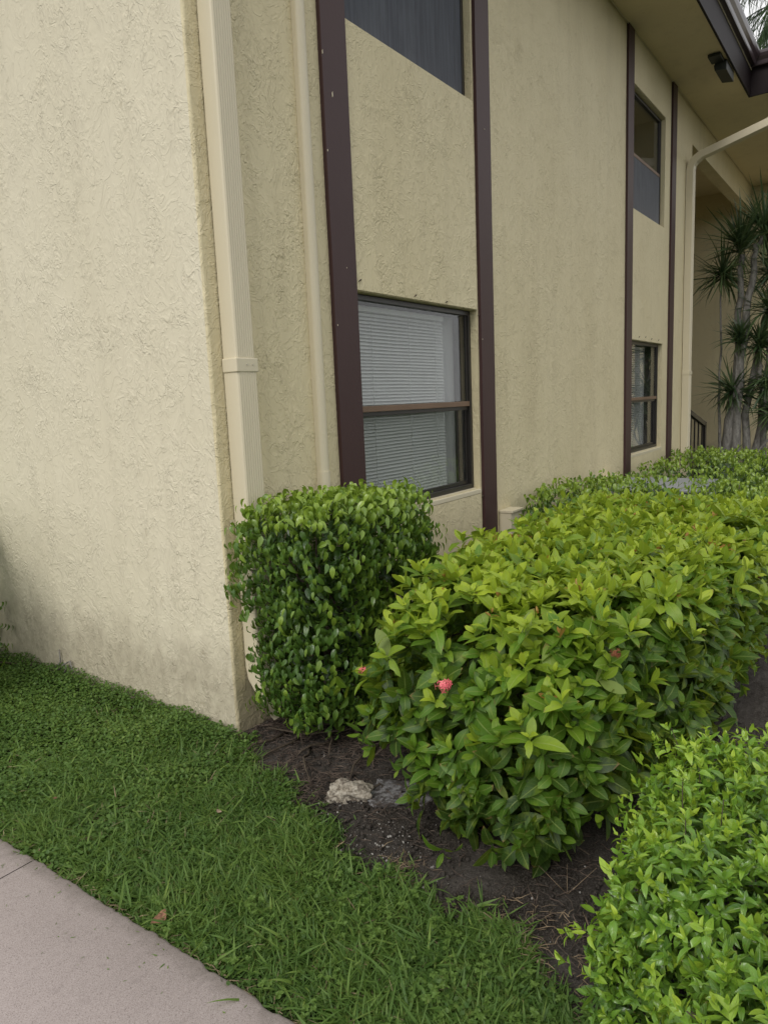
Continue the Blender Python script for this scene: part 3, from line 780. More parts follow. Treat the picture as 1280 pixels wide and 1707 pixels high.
# flowers
mf = Mat('ixora_petal', .5, (.62, .045, .06)); mf.base(mf.mix(mf.noise(mf.pos(), 120, 2), (.62, .04, .09), (.85, .24, .24))); M_PET = mf.m
mf = Mat('dried_flower', .8, (.22, .07, .03)); M_DRY = mf.m
def flower(c, r, mat, nfl, out_dir, name='flower_head'):
    e = MB(); c = Vector(c); od = Vector(out_dir).normalized()
    for k in range(nfl):
        d = (Vector(rn(1)[0])+od*1.1).normalized(); p = c+d*r*random.uniform(.65, 1.05); a = d.orthogonal().normalized(); b = d.cross(a)
        th = random.random()*6; 
        for q in range(4):
            u = a*math.cos(th+q*math.pi/2)+b*math.sin(th+q*math.pi/2); w_ = d.cross(u); L_ = r*random.uniform(.34, .46)
            e.add([p, p+u*L_*.5+w_*L_*.28+d*L_*.12, p+u*L_+d*L_*.02, p+u*L_*.5-w_*L_*.28+d*L_*.12], [(0, 1, 2, 3)])
        e.tube([c, p], .0012, 4)
    e.build(name, mat, ix, smooth=True)
def surf(px, py, f, off=0.0):
    """nothing in screen space: only used offline to read out coordinates"""
    d = Fv+(px-640)/FPX*Rv-(py-853.5)/FPX*Uv; d = d/np.linalg.norm(d)
    t = np.linspace(.5, 8, 3000); P_ = CP+t[:, None]*d; v = f(P_); i = np.argmax(v < off); return P_[i]
FLW = surf(740, 1142, f_ix, .03)
flower(FLW, .027, M_PET, 19, (-.8, -.5, .4))
flower(surf(607, 1118, f_ix, .05), .020, M_PET, 18, (-.8, .6, .2))
flower(surf(1025, 1088, f_ix, .03), .018, M_DRY, 18, (-.6, -.8, .2), 'dried_flower_head')
flower(surf(1262, 958, f_ix, .02), .016, M_DRY, 14, (-.6, -.8, .2), 'dried_flower_head')

# ------------------------------------------------------------ ficus hedges
T_FI = [leaf_template(5, f_, d, 2, .36, 0, b) for f_, d, b in ((.35, .5, .2), (.5, .8, -.3), (.2, .3, .1), (.6, 1.1, .3), (.3, 1.3, -.1))]
def ficus(f, lo, hi, name_args, n_out, n_in, L=.050, parts=300, stems=None, loc=None, zmin=.1, tl=.30, spr=1.0):
    h = empty('ficus_hedge', loc, *name_args)
    LV = Leaves()
    P = shell_pts(f, lo, hi, n_out, -.012*spr, .055, zmin); g_ = grad(f, P)
    k_ = rng.uniform(0, 1, len(P)) < np.where(g_[:, 2] < .5, np.clip(.80-.75*noise3(P, 16, 78), .10, 1), 1); P = P[k_]; g_ = g_[k_]
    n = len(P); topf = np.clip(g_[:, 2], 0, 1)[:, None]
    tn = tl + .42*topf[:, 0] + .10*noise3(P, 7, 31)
    hor = norm(g_*[1, 1, .2]+rn(n, .45))
    stem = norm(hor*.8 - UP*(.45-.75*topf) + rn(n, .2))
    for k in range(4):                                   # alternate leaves hanging off a twiglet
        p = P + stem*(.020*k) ; sd = norm(np.cross(stem, UP+rn(n, .3)))*(1 if k % 2 else -1)
        d = norm(sd*.55 + stem*.35 - UP*(1.0-.45*topf) + rn(n, .22))
        nr = norm(g_*.8 + UP*.45 + rn(n, .3))
        Lk = L*rng.uniform(.62, 1.15, n)
        LV.add(p, d, nr, Lk, Lk*.215, tn+.06*k+rng.normal(0, .12, n))
    if parts:
        Q = shell_pts(f, lo, hi, 70, -.03, .0, max(zmin, .2)); gq = grad(f, Q); m_ = len(Q); st = norm(gq*[1, 1, .3]+UP*.25+rn(m_, .4))
        for k in range(5):
            p = Q+st*(.018*k)-UP*(.0035*k*k); sd = norm(np.cross(st, UP+rn(m_, .3)))*(1 if k % 2 else -1)
            d = norm(sd*.5+st*.4-UP*.9+rn(m_, .2)); Lk = L*rng.uniform(.7, 1.1, m_)
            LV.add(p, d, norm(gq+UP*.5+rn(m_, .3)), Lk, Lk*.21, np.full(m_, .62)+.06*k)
    P2 = shell_pts(f, lo, hi, n_in, .05, .17, zmin)
    LV.add(P2, norm(-UP+rn(len(P2), .6)), norm(rn(len(P2))), np.full(len(P2), L), np.full(len(P2), L*.24), np.full(len(P2), .05)+rng.normal(0, .05, len(P2)))  # inner leaves near the dark end, painting the shade inside the bush
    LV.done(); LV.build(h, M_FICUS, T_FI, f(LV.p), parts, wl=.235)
    return h
def f_f1(P):
    a = rbox(P, (2.555, 2.09, .85), (.455, .25, .22), .09, .02, 9, 11)
    b = rbox(P, (2.42, 2.07, .55), (.26, .23, .44), .10, .03, 8, 12)
    c = rbox(P, (2.98, 2.10, .60), (.16, .20, .36), .10, .03, 8, 14)
    return np.minimum(np.minimum(a, b), c)
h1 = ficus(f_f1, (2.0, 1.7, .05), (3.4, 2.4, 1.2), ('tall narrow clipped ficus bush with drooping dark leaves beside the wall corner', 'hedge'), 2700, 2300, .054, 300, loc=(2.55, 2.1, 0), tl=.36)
h1b = [(2.42, 2.05, 0), (2.62, 2.12, 0), (2.7, 2.0, 0)]
branches(h1, h1b, shell_pts(f_f1, (2.0, 1.7, .05), (3.4, 2.4, 1.2), 26, .04, .14, .4), r0=.012, wob=.05)
for a, b in (((2.62, 2.1, .35), (2.72, 2.05, .95)), ((2.62, 2.1, .0), (2.80, 2.0, .6)), ((2.9, 2.15, .0), (2.92, 2.05, .9))): branches(h1, [a], [b], r0=.013, wob=.02)
# exposed roots / prunings at its foot
for k in range(16):
    a = np.array([rng.uniform(2.18, 2.55), rng.uniform(1.75, 2.25), .015]); th = rng.uniform(2.3, 4.4)
    b = a+np.array([math.cos(th), math.sin(th), 0])*rng.uniform(.15, .42); b[2] = .012
    m_ = (a+b)/2+[0, 0, rng.uniform(.01, .05)]+rn(1, .02)[0]*[1, 1, 0]
    MB().tube([a, (a+m_)/2+rn(1, .008)[0], m_, (b+m_)/2+rn(1, .008)[0], b], [.007, .006, .0055, .004, .002], 6).build('root', M_TWIG, h1, smooth=True)
MB().tube([(2.22, 2.3, .03), (2.25, 2.1, .035), (2.35, 1.95, .05), (2.5, 1.85, .06)], [.004, .005, .005, .004], 6).build('root', M_TWIG, h1, smooth=True)

def mk(c, b, s1): return lambda P: rbox(P, c, b, .12, .035, 5, s1)
far = [((5.85, 1.95, .37), (.85, .40, .37), 21, 'low clipped dark ficus hedge in front of the grey unit by the wall', 700),
       ((6.5, 1.05, .33), (1.2, .50, .33), 22, 'bright leafed clipped ficus hedge directly behind the ixora', 800),
       ((9.2, 1.85, .36), (1.5, .45, .34), 23, 'farthest clipped ficus hedge beyond the grey unit below the far window', 800),
       ((9.0, .75, .36), (1.9, .60, .36), 24, 'broad clipped ficus hedge at the right edge in front of the dracaena', 900)]
for c, b, s1, lab, n in far:
    c = np.array(c); b = np.array(b)
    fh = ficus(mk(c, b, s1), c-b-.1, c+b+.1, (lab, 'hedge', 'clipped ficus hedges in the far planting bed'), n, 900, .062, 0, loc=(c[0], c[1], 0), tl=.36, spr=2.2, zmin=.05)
    branches(fh, [(c[0]-.3, c[1], 0), (c[0]+.3, c[1], 0)], [c+rn(1, .15)[0]+[0, 0, .1] for _ in range(6)], r0=.015)
def f_lb(P): return np.minimum(rbox(P, (1.55, 4.83, .52), (.52, .55, .50), .16, .04, 6, 41), rbox(P, (1.28, 4.45, .50), (.42, .62, .52), .16, .04, 6, 42))
lb = ficus(f_lb, (.7, 3.7, .05), (2.2, 5.5, 1.15), ('leafy bush against the pale side wall at the left edge', 'bush'), 2000, 2200, .055, 40, loc=(1.6, 4.8, 0), zmin=.08)
branches(lb, [(1.88, 5.0, 0)], [(1.9+.1*k, 4.9+.1*k, .6) for k in range(3)])
MB().tube([(1.93, 4.52, .04), (1.98, 4.4, .05), (2.06, 4.2, .045), (2.1, 4.05, .04)], [.006, .005, .004, .002], 6).build('branch', M_TWIG, lb, smooth=True)
# dry twisted stem climbing the pale wall
ds_ = empty('dead_vine', (2.12, 4.0, 0), 'dry grey twisted vine stub at the foot of the pale side wall', 'vine')
for pts in ([(2.125, 3.93, 0), (2.12, 3.90, .06), (2.125, 3.86, .10), (2.13, 3.87, .17)], [(2.12, 3.90, .03), (2.12, 3.82, .09), (2.125, 3.76, .12), (2.12, 3.72, .03)], [(2.12, 3.86, .0), (2.11, 3.80, .05), (2.12, 3.79, .09)]):
    MB().tube(pts, [.007, .006, .005, .003][:len(pts)], 6).build('stem', M_TRUNK, ds_, smooth=True)

# ------------------------------------------------------------ small leaf hedge, lower right
def f_sm(P):
    a = rbox(P, (1.72, .03, .27), (.44, .45, .27), .18, .035, 8, 51)
    b = rbox(P, (1.46, -.17, .26), (.37, .43, .26), .14, .03, 8, 52)
    return np.minimum(a, b)
sm = empty('small_leaf_hedge', (1.4, -.05, 0), 'low rounded shrub with small pointed lime green leaves at the lower right', 'shrub')
LV = Leaves(); lo = (.6, -.7, .03); hi = (2.4, .6, .7)
P = shell_pts(f_sm, lo, hi, 3700, .0, .05, .04); g_ = grad(f_sm, P)
k_ = rng.uniform(0, 1, len(P)) < np.clip(.95-.6*noise3(P, 22, 79), .2, 1); P = P[k_]; g_ = g_[k_]
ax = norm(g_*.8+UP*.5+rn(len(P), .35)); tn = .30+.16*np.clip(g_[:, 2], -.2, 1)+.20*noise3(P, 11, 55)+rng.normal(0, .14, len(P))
sprigs_opposite(LV, P, ax, 4, .037, .20, .95, tn, gap=.008, rnd=.2)
P2 = shell_pts(f_sm, lo, hi, 3200, .045, .13, .04); sprigs_opposite(LV, P2, norm(UP+rn(len(P2), .8)), 2, .042, .21, 1, np.full(len(P2), .08), gap=.008, rnd=.3)  # second layer tinted dark, so shade in the gaps is painted
Ps = shell_pts(f_sm, lo, hi, 260, -.06, -.005, .2); gs = grad(f_sm, Ps)
sprigs_opposite(LV, Ps, norm(gs*.7+UP*.6+rn(len(Ps), .3)), 3, .036, .2, .9, np.full(len(Ps), .62), gap=.012, rnd=.2)
LV.done()
T_SM = [leaf_template(4, f_, d, 2, .42, 0, b) for f_, d, b in ((.4, .3, 0), (.55, .6, .3), (.3, .0, -.3), (.7, .9, .1), (.2, -.2, .2))]
LV.build(sm, M_SMALL, T_SM, f_sm(LV.p), 300, wl=.20)
branches(sm, [(1.3, 0, 0), (1.7, .05, 0), (1.0, -.1, 0)], shell_pts(f_sm, lo, hi, 24, .07, .12, .2), r0=.007, wob=.03)
for p in Ps[:60]: 
    q = p-grad(f_sm, p[None])[0]*.08; MB().tube([q, (p+q)/2+rn(1, .004)[0], p+[0, 0, .02]], .0013, 4).build('twig', M_TWIG, sm)

# ------------------------------------------------------------ grass
def in_lawn(x, y):
    e = np.where(y < 2.42, bed_edge_x(y)+.035*np.sin(y*17)+.025*np.sin(y*41+1)+.03*rng.normal(size=np.shape(y)), BX-.012)
    return (x > 1.085+.012*np.sin(y*23)) & (x < e) & (y > .3)
def scatter_lawn(n, y0, y1):
    x = rng.uniform(1.08, 2.15, n); y = rng.uniform(y0, y1, n); k = in_lawn(x, y); return np.stack([x[k], y[k], np.zeros(k.sum())], 1)
def blades(P, L, Wd, tilt, tint, tpls, name, mat, curl=0):
    n = len(P); th = rng.uniform(0, 2*np.pi, n) if np.ndim(curl) == 0 else curl
    t = np.clip(rng.normal(tilt, .28, n), .05, 1.35)
    d = np.stack([np.cos(th)*np.sin(t), np.sin(th)*np.sin(t), np.cos(t)], 1)
    nr = norm(np.stack([-np.cos(th)*np.cos(t), -np.sin(th)*np.cos(t), np.sin(t)], 1)+rn(n, .45))
    LV = Leaves(); LV.add(P, d, nr, L, Wd, tint); LV.done()
    o = link(name, LV.mesh(np.arange(n), tpls, name), mat); o['kind'] = 'stuff'; return o
def blade_tpl(n, droop, fold=.3):
    v = np.linspace(0, 1, n+1); w = np.clip(1.0-(v)**2.2, 0, 1)*np.clip(.55+v*2.2, 0, 1); w[-1] = 0
    ang = -droop*v*1.7; y = np.concatenate([[0], np.cumsum(np.cos(ang[1:])/n)]); z = np.concatenate([[0], np.cumsum(np.sin(ang[1:])/n)])
    P = np.array([(s*w[i], y[i], z[i], (s > 0)*w[i]*fold) for i in range(n+1) for s in (-1, 1)]); D = np.array([(s, v[i]) for i in range(n+1) for s in (-1, 1)])
    F = np.array([(2*i, 2*i+1, 2*i+3, 2*i+2) for i in range(n)]); return P, D, F
T_GR = [blade_tpl(4, d) for d in (.3, .6, .9, .1)]
P = scatter_lawn(120000, .35, 2.9)
clump = noise3(P, 11, 61); dens = .55+.35*noise3(P, 5, 62)
P = P[rng.uniform(0, 1, len(P)) < np.clip(dens+.25, .2, 1)]; n = len(P); clump = noise3(P, 11, 61)
cover = np.clip((P[:, 1]-2.0)/1.2, 0, 1)
P[:, 2] += rng.uniform(-.005, .012, n)
Lg = (.052+.018*clump)*rng.uniform(.5, 1.35, n)*(1-.35*cover)
edge = np.clip((P[:, 0]-1.09)/.08, .45, 1); Lg *= edge
grass = blades(P, Lg, rng.uniform(.0016, .0036, n)*(1-.25*cover), .92, .42+.16*clump+rng.normal(0, .16, n), T_GR, 'grass', M_GRASS)
tag(grass, 'thick unmown green grass between the sidewalk and the planting bed', 'grass')
# long broad blades on top
P = scatter_lawn(2600, .35, 3.2); P[:, 2] += .012; n = len(P)
o = blades(P, rng.uniform(.06, .115, n), rng.uniform(.0026, .0045, n), 1.0, .55+rng.normal(0, .2, n), T_GR, 'grass_blades', M_GRASS)
tag(o, 'longer broad grass blades standing proud of the lawn', 'grass')
P = scatter_lawn(1900, .35, 3.4); P[:, 2] += .006; n = len(P)
o = blades(P, rng.uniform(.03, .08, n), rng.uniform(.0009, .0022, n), 1.15, np.full(n, .5), T_GR, 'dry_blades', None)
DRYB = o
tag(o, 'scattered dry straw coloured blades among the green lawn', 'grass')
# creeping ground cover leaves
T_GC = [leaf_template(3, .25, .3, 1, .5)]
P = scatter_lawn(150000, .5, 7); w_ = np.clip((P[:, 1]-1.9)/1.0, .0, 1)*.9+.35*(noise3(P, 6, 63) > .35)
P = P[rng.uniform(0, 1, len(P)) < w_*np.where(P[:, 1] > 4.6, .35, 1)]; n = len(P)
hgt = (.018+.016*noise3(P, 9, 64).clip(-1, 1))+.035*np.clip((P[:, 0]-1.95)/.17, 0, 1)*np.clip((P[:, 1]-2.6)/.3, 0, 1)*(1+.5*noise3(P, 12, 65))
P[:, 2] = np.abs(hgt)*rng.uniform(.3, 1.25, n)+.006
o = blades(P, rng.uniform(.010, .021, n), rng.uniform(.0042, .0075, n), 1.05, .42+.16*noise3(P, 8, 66)+rng.normal(0, .16, n), T_GC, 'ground_cover', M_GRASS)
tag(o, 'low creeping ground cover of tiny round leaves along the pale wall', 'ground cover')
# star shaped weeds
def weed(x, y, s):
    LV = Leaves(); 
    for j in range(rng.integers(3, 6)):
        c = np.array([x, y, 0])+rn(1, .012)[0]*[1, 1, 0]+[0, 0, rng.uniform(.028, .05)*s]
        k = 6; th = np.arange(k)*6.283/k+rng.uniform(0, 6); el = rng.uniform(.1, .6, k)
        d = np.stack([np.cos(th)*np.cos(el), np.sin(th)*np.cos(el), np.sin(el)], 1)
        LV.add(np.repeat(c[None], k, 0), d, np.tile(UP, (k, 1))+rn(k, .5), np.full(k, .011*s)*rng.uniform(.6, 1.2, k), np.full(k, .0030*s), np.full(k, .62))
    return LV
LVa = Leaves()
for _ in range(85):
    y = rng.uniform(.45, 1.75); x = rng.uniform(1.12, bed_edge_x(y)); wv = weed(x, y, rng.uniform(.8, 1.3))
    for k in ('p', 'R', 'L', 'W', 't'): getattr(LVa, k).extend(getattr(wv, k))
LVa.done(); o = link('weeds', LVa.mesh(np.arange(len(LVa.p)), T_GC, 'weeds'), M_GRASS); tag(o, 'small star leaved weeds scattered through the grass', 'weeds', kind='stuff')

# ------------------------------------------------------------ litter, pebbles, stones
def straw(P, L, r, mat, name, label, cat, zr=(.004, .02)):
    mbx = MB()
    for p in P:
        th = random.random()*6.283; l = random.uniform(*L); z = random.uniform(*zr)
        a = Vector((p[0], p[1], z)); b = a+Vector((math.cos(th)*l, math.sin(th)*l, random.uniform(-.3, .5)*l*.3)); b.z = max(b.z, .003)
        m_ = (a+b)/2+Vector((random.gauss(0, l*.1), random.gauss(0, l*.1), random.uniform(0, l*.12)))
        rr = random.uniform(*r); mbx.tube([a, m_, b], [rr, rr, rr*.5], 3, False)
    o = mbx.build(name, mat); return tag(o, label, cat, kind='stuff')
def bedpts(n, x0, x1, y0, y1):
    x = rng.uniform(x0, x1, n); y = rng.uniform(y0, y1, n); k = x > bed_edge_x(y)-.03; return np.stack([x[k], y[k]], 1)
mt = Mat('dry_straw', .8); mt.base(mt.ramp(mt.noise(mt.pos(), 25, 2), [(.3, (.12, .08, .05)), (.7, (.36, .27, .17))])); M_STRAW = mt.m
mt = Mat('dark_litter', .9); mt.base(mt.ramp(mt.noise(mt.pos(), 40, 2), [(.3, (.035, .024, .018)), (.7, (.15, .11, .085))])); M_LITTER = mt.m
pts = np.concatenate([bedpts(1500, 1.85, 2.6, 1.7, 2.4), bedpts(2400, 1.4, 3.2, .3, 2.2)])
straw(pts, (.012, .09), (.0005, .0017), M_LITTER, 'twig_litter', 'tangle of dry brown twigs and roots under the ficus bush', 'litter')
pts = np.concatenate([rng.normal((1.735, 1.225), (.035, .05), (60, 2)), bedpts(420, 1.4, 1.8, .2, .9), np.stack([rng.uniform(1.095, 1.125, 240), rng.uniform(.6, 3.6, 240)], 1), rng.normal((2.12, 2.5), (.02, .1), (60, 2))])
straw(pts, (.010, .055), (.0005, .0013), M_STRAW, 'straw', 'pale dead grass straw lying on the soil', 'litter')
DRYB.data.materials.append(M_STRAW)
m_ = 70; P = np.stack([1.09-np.abs(rng.normal(0, .10, m_)), rng.uniform(.7, 3.0, m_), np.full(m_, .027)], 1)
o = blades(P, rng.uniform(.006, .022, m_), rng.uniform(.0008, .0018, m_), 1.5, rng.uniform(.2, .8, m_), T_GR, 'grass_clippings', M_GRASS)
tag(o, 'small grass clippings scattered along the sidewalk edge', 'clippings')
# pebbles and clods
ico = np.array([(0,0,1),(.894,0,.447),(.276,.851,.447),(-.724,.526,.447),(-.724,-.526,.447),(.276,-.851,.447),(.724,.526,-.447),(-.276,.851,-.447),(-.894,0,-.447),(-.276,-.851,-.447),(.724,-.526,-.447),(0,0,-1)])
icf = np.array([(0,1,2),(0,2,3),(0,3,4),(0,4,5),(0,5,1),(1,6,2),(2,7,3),(3,8,4),(4,9,5),(5,10,1),(6,7,2),(7,8,3),(8,9,4),(9,10,5),(10,6,1),(11,7,6),(11,8,7),(11,9,8),(11,10,9),(11,6,10)])
def clods(P, smin, smax, mat, name, label, cat):
    n = len(P); s_ = smin*(smax/smin)**(rng.uniform(0, 1, n)**2.2)
    V = ico[None]*s_[:, None, None]*(1+rng.normal(0, .22, (n, 12, 1)))*rng.uniform(.6, 1.2, (n, 1, 3))
    V[:, :, :2] += P[:, None, :]; V[:, :, 2] += s_[:, None]*.3+.003
    F = (icf[None]+(np.arange(n)*12)[:, None, None]).reshape(-1, 3)
    return tag(link(name, npmesh(name, V.reshape(-1, 3), F, smooth=False), mat), label, cat, kind='stuff')
clods(bedpts(16000, 1.4, 3.4, .1, 2.4), .0014, .011, M_SOIL, 'soil_crumbs', 'crumbly dark soil clods on the planting bed', 'soil')
mt = Mat('pale_pebble', .8); mt.base(mt.ramp(mt.noise(mt.pos(), 12, 3), [(.35, (.16, .15, .14)), (.65, (.42, .40, .37))])); M_PEB = mt.m
clods(np.concatenate([bedpts(420, 1.45, 3.2, .1, 2.3), rng.normal((1.93, 1.62), (.07, .12), (90, 2)), rng.normal((1.80, 1.38), (.09, .10), (220, 2))]), .001, .006, M_PEB, 'pebbles', 'tiny pale pebbles scattered on the dark soil', 'pebbles')
# limestone lump and concrete fragment
def rock(name, c, dims, seed, mat, label, cat, flat=0, rotz=0):
    u = np.linspace(0, 1, 97)[:-1]*2*np.pi; v = np.linspace(.03, np.pi-.03, 50); U, Vv = np.meshgrid(u, v)
    D = np.stack([np.cos(U)*np.sin(Vv), np.sin(U)*np.sin(Vv), np.cos(Vv)], -1).reshape(-1, 3)
    D = np.sign(D)*np.abs(D)**.72
    r = 1+.24*noise3(D, 2.6, seed)+.15*noise3(D, 6, seed+1)+.05*noise3(D, 14, seed+2)+.025*noise3(D, 32, seed+3)
    V = D*r[:, None]*np.array(dims)
    if flat: V[:, 2] = np.minimum(V[:, 2], dims[2]*flat+.0035*noise3(V, 60, seed+5))
    cr, sr = math.cos(rotz), math.sin(rotz); V = V@np.array([[cr, sr, 0], [-sr, cr, 0], [0, 0, 1]])+np.array(c)
    n, m_ = 96, 50
    F = [(i*n+k, i*n+(k+1) % n, (i+1)*n+(k+1) % n, (i+1)*n+k) for i in range(m_-1) for k in range(n)]
    return tag(link(name, npmesh(name, V, np.array(F)), mat), label, cat)
mt = Mat('rough_limestone', .9, spec=.2); nn = mt.noise(mt.pos(), 55, 6, .7, .4)
mt.base(mt.mix(mt.ramp(mt.noise(mt.pos(), 30, 6, .75), [(.40, .8), (.50, 0)]), mt.ramp(nn, [(.28, (.09, .07, .05)), (.45, (.34, .30, .24)), (.7, (.52, .48, .41))]), (.09, .07, .055))); mt.bump(nn, .008, 1); M_LIME = mt.m
mt = Mat('grey_mortar_chunk', .9, spec=.2); nn = mt.noise(mt.pos(), 60, 8, .75)
mt.base(mt.mix(mt.ramp(mt.noise(mt.pos(), 26, 6, .75), [(.46, .9), (.56, 0)]), mt.ramp(nn, [(.3, (.14, .135, .135)), (.6, (.27, .265, .27))]), (.05, .042, .038))); mt.bump(nn, .003, 1); M_CHUNK = mt.m
rock('limestone_rock', (1.99, 1.645, .014), (.050, .088, .048), 71, M_LIME, 'rough pale tan limestone lump on the soil beside the grass', 'rock', rotz=.5)
rock('concrete_fragment', (2.10, 1.47, -.004), (.085, .12, .036), 75, M_CHUNK, 'flat grey concrete fragment half buried beside the tan rock', 'rock', .55, .6)
# fallen leaves
mt = Mat('dead_brown_leaf', .7); mt.base(mt.ramp(mt.noise(mt.pos(), 70, 3), [(.3, (.12, .05, .03)), (.7, (.30, .15, .085))])); M_DEAD = mt.m
mt = Mat('dead_tan_leaf', .7); mt.base(mt.ramp(mt.noise(mt.pos(), 70, 3), [(.3, (.22, .15, .10)), (.7, (.42, .32, .23))])); M_TAN = mt.m
TD = leaf_template(6, .5, .9, 1, .5, .12)
for (x, y, z, L, th, lab, mt_) in ((1.115, 1.70, .024, .075, -1.9, 'curled orange brown dead leaf at the sidewalk edge', M_DEAD), (1.60, 1.93, .05, .03, .4, 'small tan dead leaf caught in the grass near the bed', M_TAN),
                              (1.33, 2.55, .055, .03, 1.4, 'small reddish dead leaf lying in the upper lawn', M_DEAD), (1.72, 1.47, .012, .018, .3, 'tiny orange petal fragment on the bare soil', M_DEAD),
                              (1.60, .70, .02, .04, 2.2, 'tan dead leaf upright at the grass edge near the lime green shrub', M_TAN), (1.62, .80, .012, .03, .9, 'pale curled leaf on soil beside the lower right grass edge', M_TAN)):
    P_, D_, F_ = TD; V = tpl_xyz(TD, L*.3, L); c_, s_ = math.cos(th), math.sin(th)
    V = V@np.array([[c_, s_, 0], [-s_, c_, 0], [0, 0, 1]]); V[:, 2] = np.abs(V[:, 2])*.5
    V += np.array([x, y, z]); tag(link('dead_leaf', npmesh('dead_leaf', V, F_), mt_), lab, 'leaf')
# a few dry weed stalks
wk = empty('dry_weed', (1.95, .72, 0), 'thin dry weed stalks standing in the dark soil left of the lime green shrub', 'weed')
for a, b in (((1.90, .74), (-.05, .07)), ((1.90, .74), (.0, .0)), ((1.90, .74), (.03, -.08)), ((1.75, .60), (-.02, .03)), ((1.75, .60), (.03, -.03))):
    MB().tube([(a[0], a[1], 0), (a[0]+b[0]*.5, a[1]+b[1]*.5, .05), (a[0]+b[0], a[1]+b[1], .10)], [.0011, .0009, .0005], 4).build('stalk', M_STRAW, wk)

# ------------------------------------------------------------ dracaena
def rosette(LV, c, n, L, up=.25):
    th = rng.uniform(0, 6.283, n); el = np.clip(rng.normal(up, .5, n), -.7, 1.45)
    d = np.stack([np.cos(th)*np.cos(el), np.sin(th)*np.cos(el), np.sin(el)], 1)
    p = np.array(c)+d*.02+np.stack([np.zeros(n), np.zeros(n), rng.uniform(-.10, .08, n)], 1)
    Ln = L*rng.uniform(.5, 1.15, n); LV.add(p, d, UP+rn(n, .3), Ln, rng.uniform(.009, .018, n), rng.uniform(.1, .95, n))
    m = 14; th = rng.uniform(0, 6.283, m); d = norm(np.stack([np.cos(th)*.35, np.sin(th)*.35, -np.ones(m)], 1)+rn(m, .15))
    LV.add(np.array(c)-[0, 0, .08]+rn(m, .012), d, rn(m), L*rng.uniform(.4, .8, m), np.full(m, .009), np.full(m, 1.0))
T_DR = [blade_tpl(5, d, .5) for d in (.0, .1, .25, .45, .8)]
def dracaena(base, stems, label):
    t = empty('dracaena_plant', base, label, 'plant', 'dragon tree clumps at the stair entrance')
    for pts, r, heads in stems:
        # smooth the path
        Pn = [np.array(p) for p in pts]; path = []
        for i in range(len(Pn)-1):
            for k in range(4): path.append(Pn[i]+(Pn[i+1]-Pn[i])*k/4+rn(1, .016)[0])
        path.append(Pn[-1])
        MB().tube(path, list(np.linspace(r, r*.42, len(path))), 9).build('trunk', M_TRUNK, t, smooth=True)
        for h_ in heads:
            LV = Leaves(); rosette(LV, h_[:3], 150, h_[3]*1.2, h_[4] if len(h_) > 4 else .3); LV.done()
            o = link('leaf_rosette', LV.mesh(np.arange(len(LV.p)), T_DR, 'leaf_rosette'), M_DRAC, t); o['kind'] = 'stuff'
    return t
dracaena((12, 2.15, 0), [
    ([(12.0, 2.20, 0), (12.0, 2.22, .9), (12.02, 2.25, 1.7), (12, 2.24, 3.15)], .028, [(12, 2.24, 3.17, .56, .15)]),
    ([(12.05, 2.12, 0), (12.0, 2.10, .8), (12.05, 2.03, 1.6), (12, 2.0, 2.6), (11.95, 1.96, 3.4)], .085, [(11.95, 2.0, 3.50, .62, .65)]),
    ([(12.0, 2.00, 0), (12.0, 2.0, 1.2), (12.0, 1.90, 2.6), (12, 1.80, 3.35), (12.0, 1.72, 3.62)], .075, [(12, 1.70, 3.72, .6, .6)]),
    ([(12.1, 2.16, 0), (12.1, 2.14, .8), (12.0, 2.06, 1.35)], .06, [(12, 2.05, 1.44, .5, .3)]),
    ([(12.0, 2.1, .7), (11.95, 2.0, 1.9), (11.95, 1.96, 2.2)], .02, [(11.95, 1.97, 2.2, .34, .7)]),
    ], 'tall clump of dracaena with pale grey trunks left of the bright wing wall')
dracaena((12.3, 1.7, 0), [
    ([(12.3, 1.78, 0), (12.3, 1.72, .9), (12.2, 1.62, 1.8), (12.1, 1.60, 2.55)], .075, [(12.1, 1.60, 2.62, .58, .5)]),
    ([(12.2, 1.86, .2), (12.2, 1.85, 1.4), (12.2, 1.70, 2.3), (12.3, 1.50, 2.9), (12.3, 1.42, 3.3)], .06, [(12.3, 1.45, 3.3, .6, .5), (12.2, 1.60, 3.1, .45, .4)]),
    ([(12.3, 1.70, 0), (12.2, 1.6, 1.0), (12.1, 1.70, 1.7), (12.1, 1.72, 2.05)], .05, [(12.1, 1.72, 2.1, .42, .5), (12.1, 1.62, 1.55, .40, .2)]),
    ([(12.3, 1.6, 0), (12.3, 1.45, 1.5), (12.3, 1.35, 3.9)], .06, [(12.3, 1.40, 3.95, .6, .4), (12.2, 1.5, 1.1, .4, .3)]),
    ([(12.1, 1.9, .05), (12.0, 1.7, .45), (12.0, 1.5, .85), (12, 1.4, 1.0)], .022, []),
    ], 'leaning dracaena clump in front of the bright wing wall at the right edge')
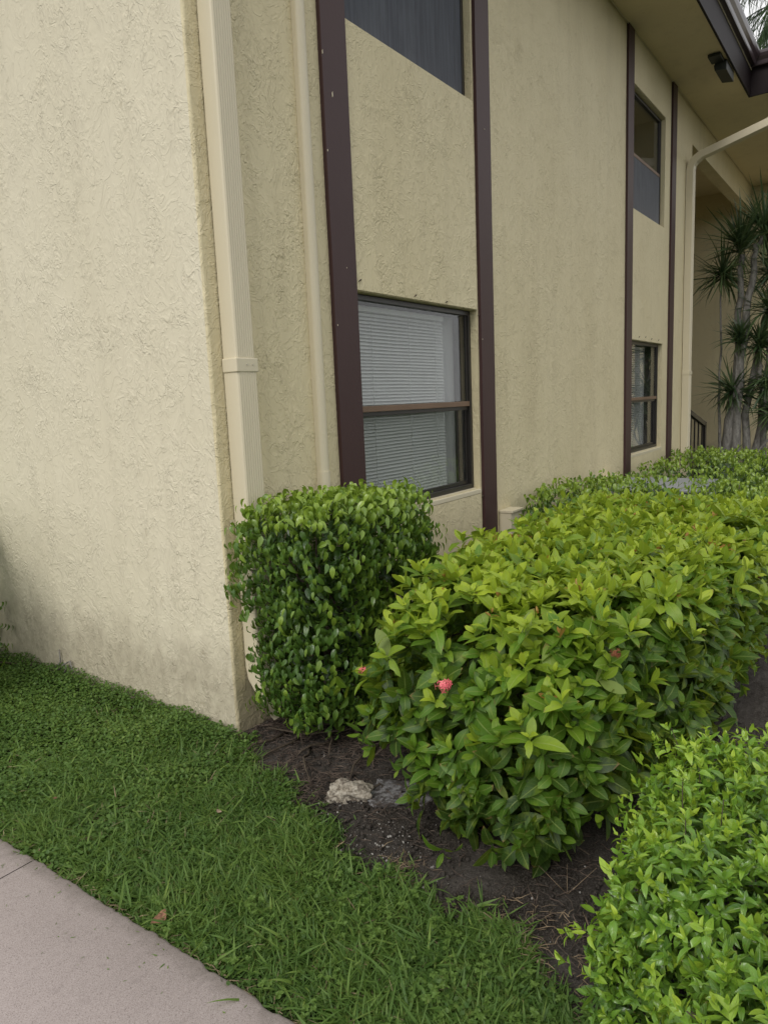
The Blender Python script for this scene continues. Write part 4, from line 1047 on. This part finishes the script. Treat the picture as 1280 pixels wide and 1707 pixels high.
# dark strap leaved plants at the foot
for (x, y, s_, lab) in ((11.6, 2.25, 1.0, 'broad dark strap leaf plant at the foot of the stair railing'), (11.9, 1.35, 1.3, 'dark bushy plant under the dracaena at the right edge')):
    t = empty('strap_leaf_plant', (x, y, 0), lab, 'plant')
    LV = Leaves(); n = 9 if s_ == 1 else 130; th = rng.uniform(0, 6.28, n); el = rng.uniform(.7, 1.4, n)
    if s_ > 1: el = rng.uniform(.1, 1.3, n)
    d = np.stack([np.cos(th)*np.cos(el), np.sin(th)*np.cos(el), np.sin(el)], 1)
    LV.add(np.array([x, y, .05])+rn(n, .06 if s_ == 1 else .2)*[1, 1, .3], d, norm(UP+rn(n, .5)), rng.uniform(.55, .85, n)*(1 if s_ == 1 else .8), rng.uniform(.04, .055, n) if s_ == 1 else rng.uniform(.012, .03, n), rng.uniform(.3, .7, n)); LV.done()
    if s_ == 1:
        for i in range(n): link('leaf', LV.mesh(np.array([i]), [leaf_template(8, .3, .3, 1, .5)], 'leaf'), M_DRAC, t)
    else:
        o = link('foliage', LV.mesh(np.arange(n), T_DR, 'foliage'), M_DRAC, t); o['kind'] = 'stuff'

# ------------------------------------------------------------ palms
def palm(base, height, label, nfr=16, L=3.4, lean=(0, 0), dens=70):
    t = empty('palm_tree', base, label, 'palm'); b = np.array(base, float); top = b+[lean[0], lean[1], height]
    MB().tube([b, b+(top-b)*.5+[lean[0]*.1, 0, 0], top], [.20, .15, .12], 12).build('trunk', M_TRUNK, t, smooth=True)
    for k in range(nfr):
        th = k*2.4; e0 = rng.uniform(.1, 1.25); n = 14
        hd = np.array([math.cos(th), math.sin(th), 0]); pts = []; p = top.copy(); e = e0
        for i in range(n): pts.append(p.copy()); p = p+(hd*math.cos(e)+UP*math.sin(e))*L/n; e -= .16
        pts = np.array(pts)
        fr = MB().tube(pts, list(np.linspace(.03, .006, n)), 5).build('frond', M_PALM, t)
        s_ = rng.uniform(.12, 1, dens*2); idx = s_*(n-1); i0 = np.minimum(idx.astype(int), n-2); fq = (idx-i0)[:, None]
        P_ = pts[i0]*(1-fq)+pts[i0+1]*fq; tg = norm(pts[i0+1]-pts[i0]); sd = norm(np.cross(tg, UP))*np.where(rng.uniform(size=(len(s_), 1)) < .5, -1, 1)
        d = norm(tg*.8+sd*.65-UP*.55+rn(len(s_), .12)); LL = .85*np.sin(np.pi*np.clip(s_*.86+.1, 0, 1))**.6+.1
        LV = Leaves(); LV.add(P_, d, norm(UP+rn(len(s_), .4)), LL*L/3.4, np.full(len(s_), .017), rng.uniform(0, 1, len(s_))); LV.done()
        link('leaflets', LV.mesh(np.arange(len(s_)), [blade_tpl(4, .5), blade_tpl(4, .9)], 'leaflets'), M_PALM, fr)
    return t
palm((25.0, 2.2, 0), 11.8, 'tall palm whose drooping fronds show above the gutter at the top right', 20, 4.2)
# opposite side of the garden, seen mirrored in the window panes
for x, y, h_, lab in ((13, -9, 5.5, 'slender palm across the garden mirrored in the far window'), (19, -12, 7, 'tall palm across the garden behind the slender one'), (8.5, -10, 6, 'palm across the garden opposite the near window')):
    palm((x, y, 0), h_, lab, 12, 2.6, dens=40)
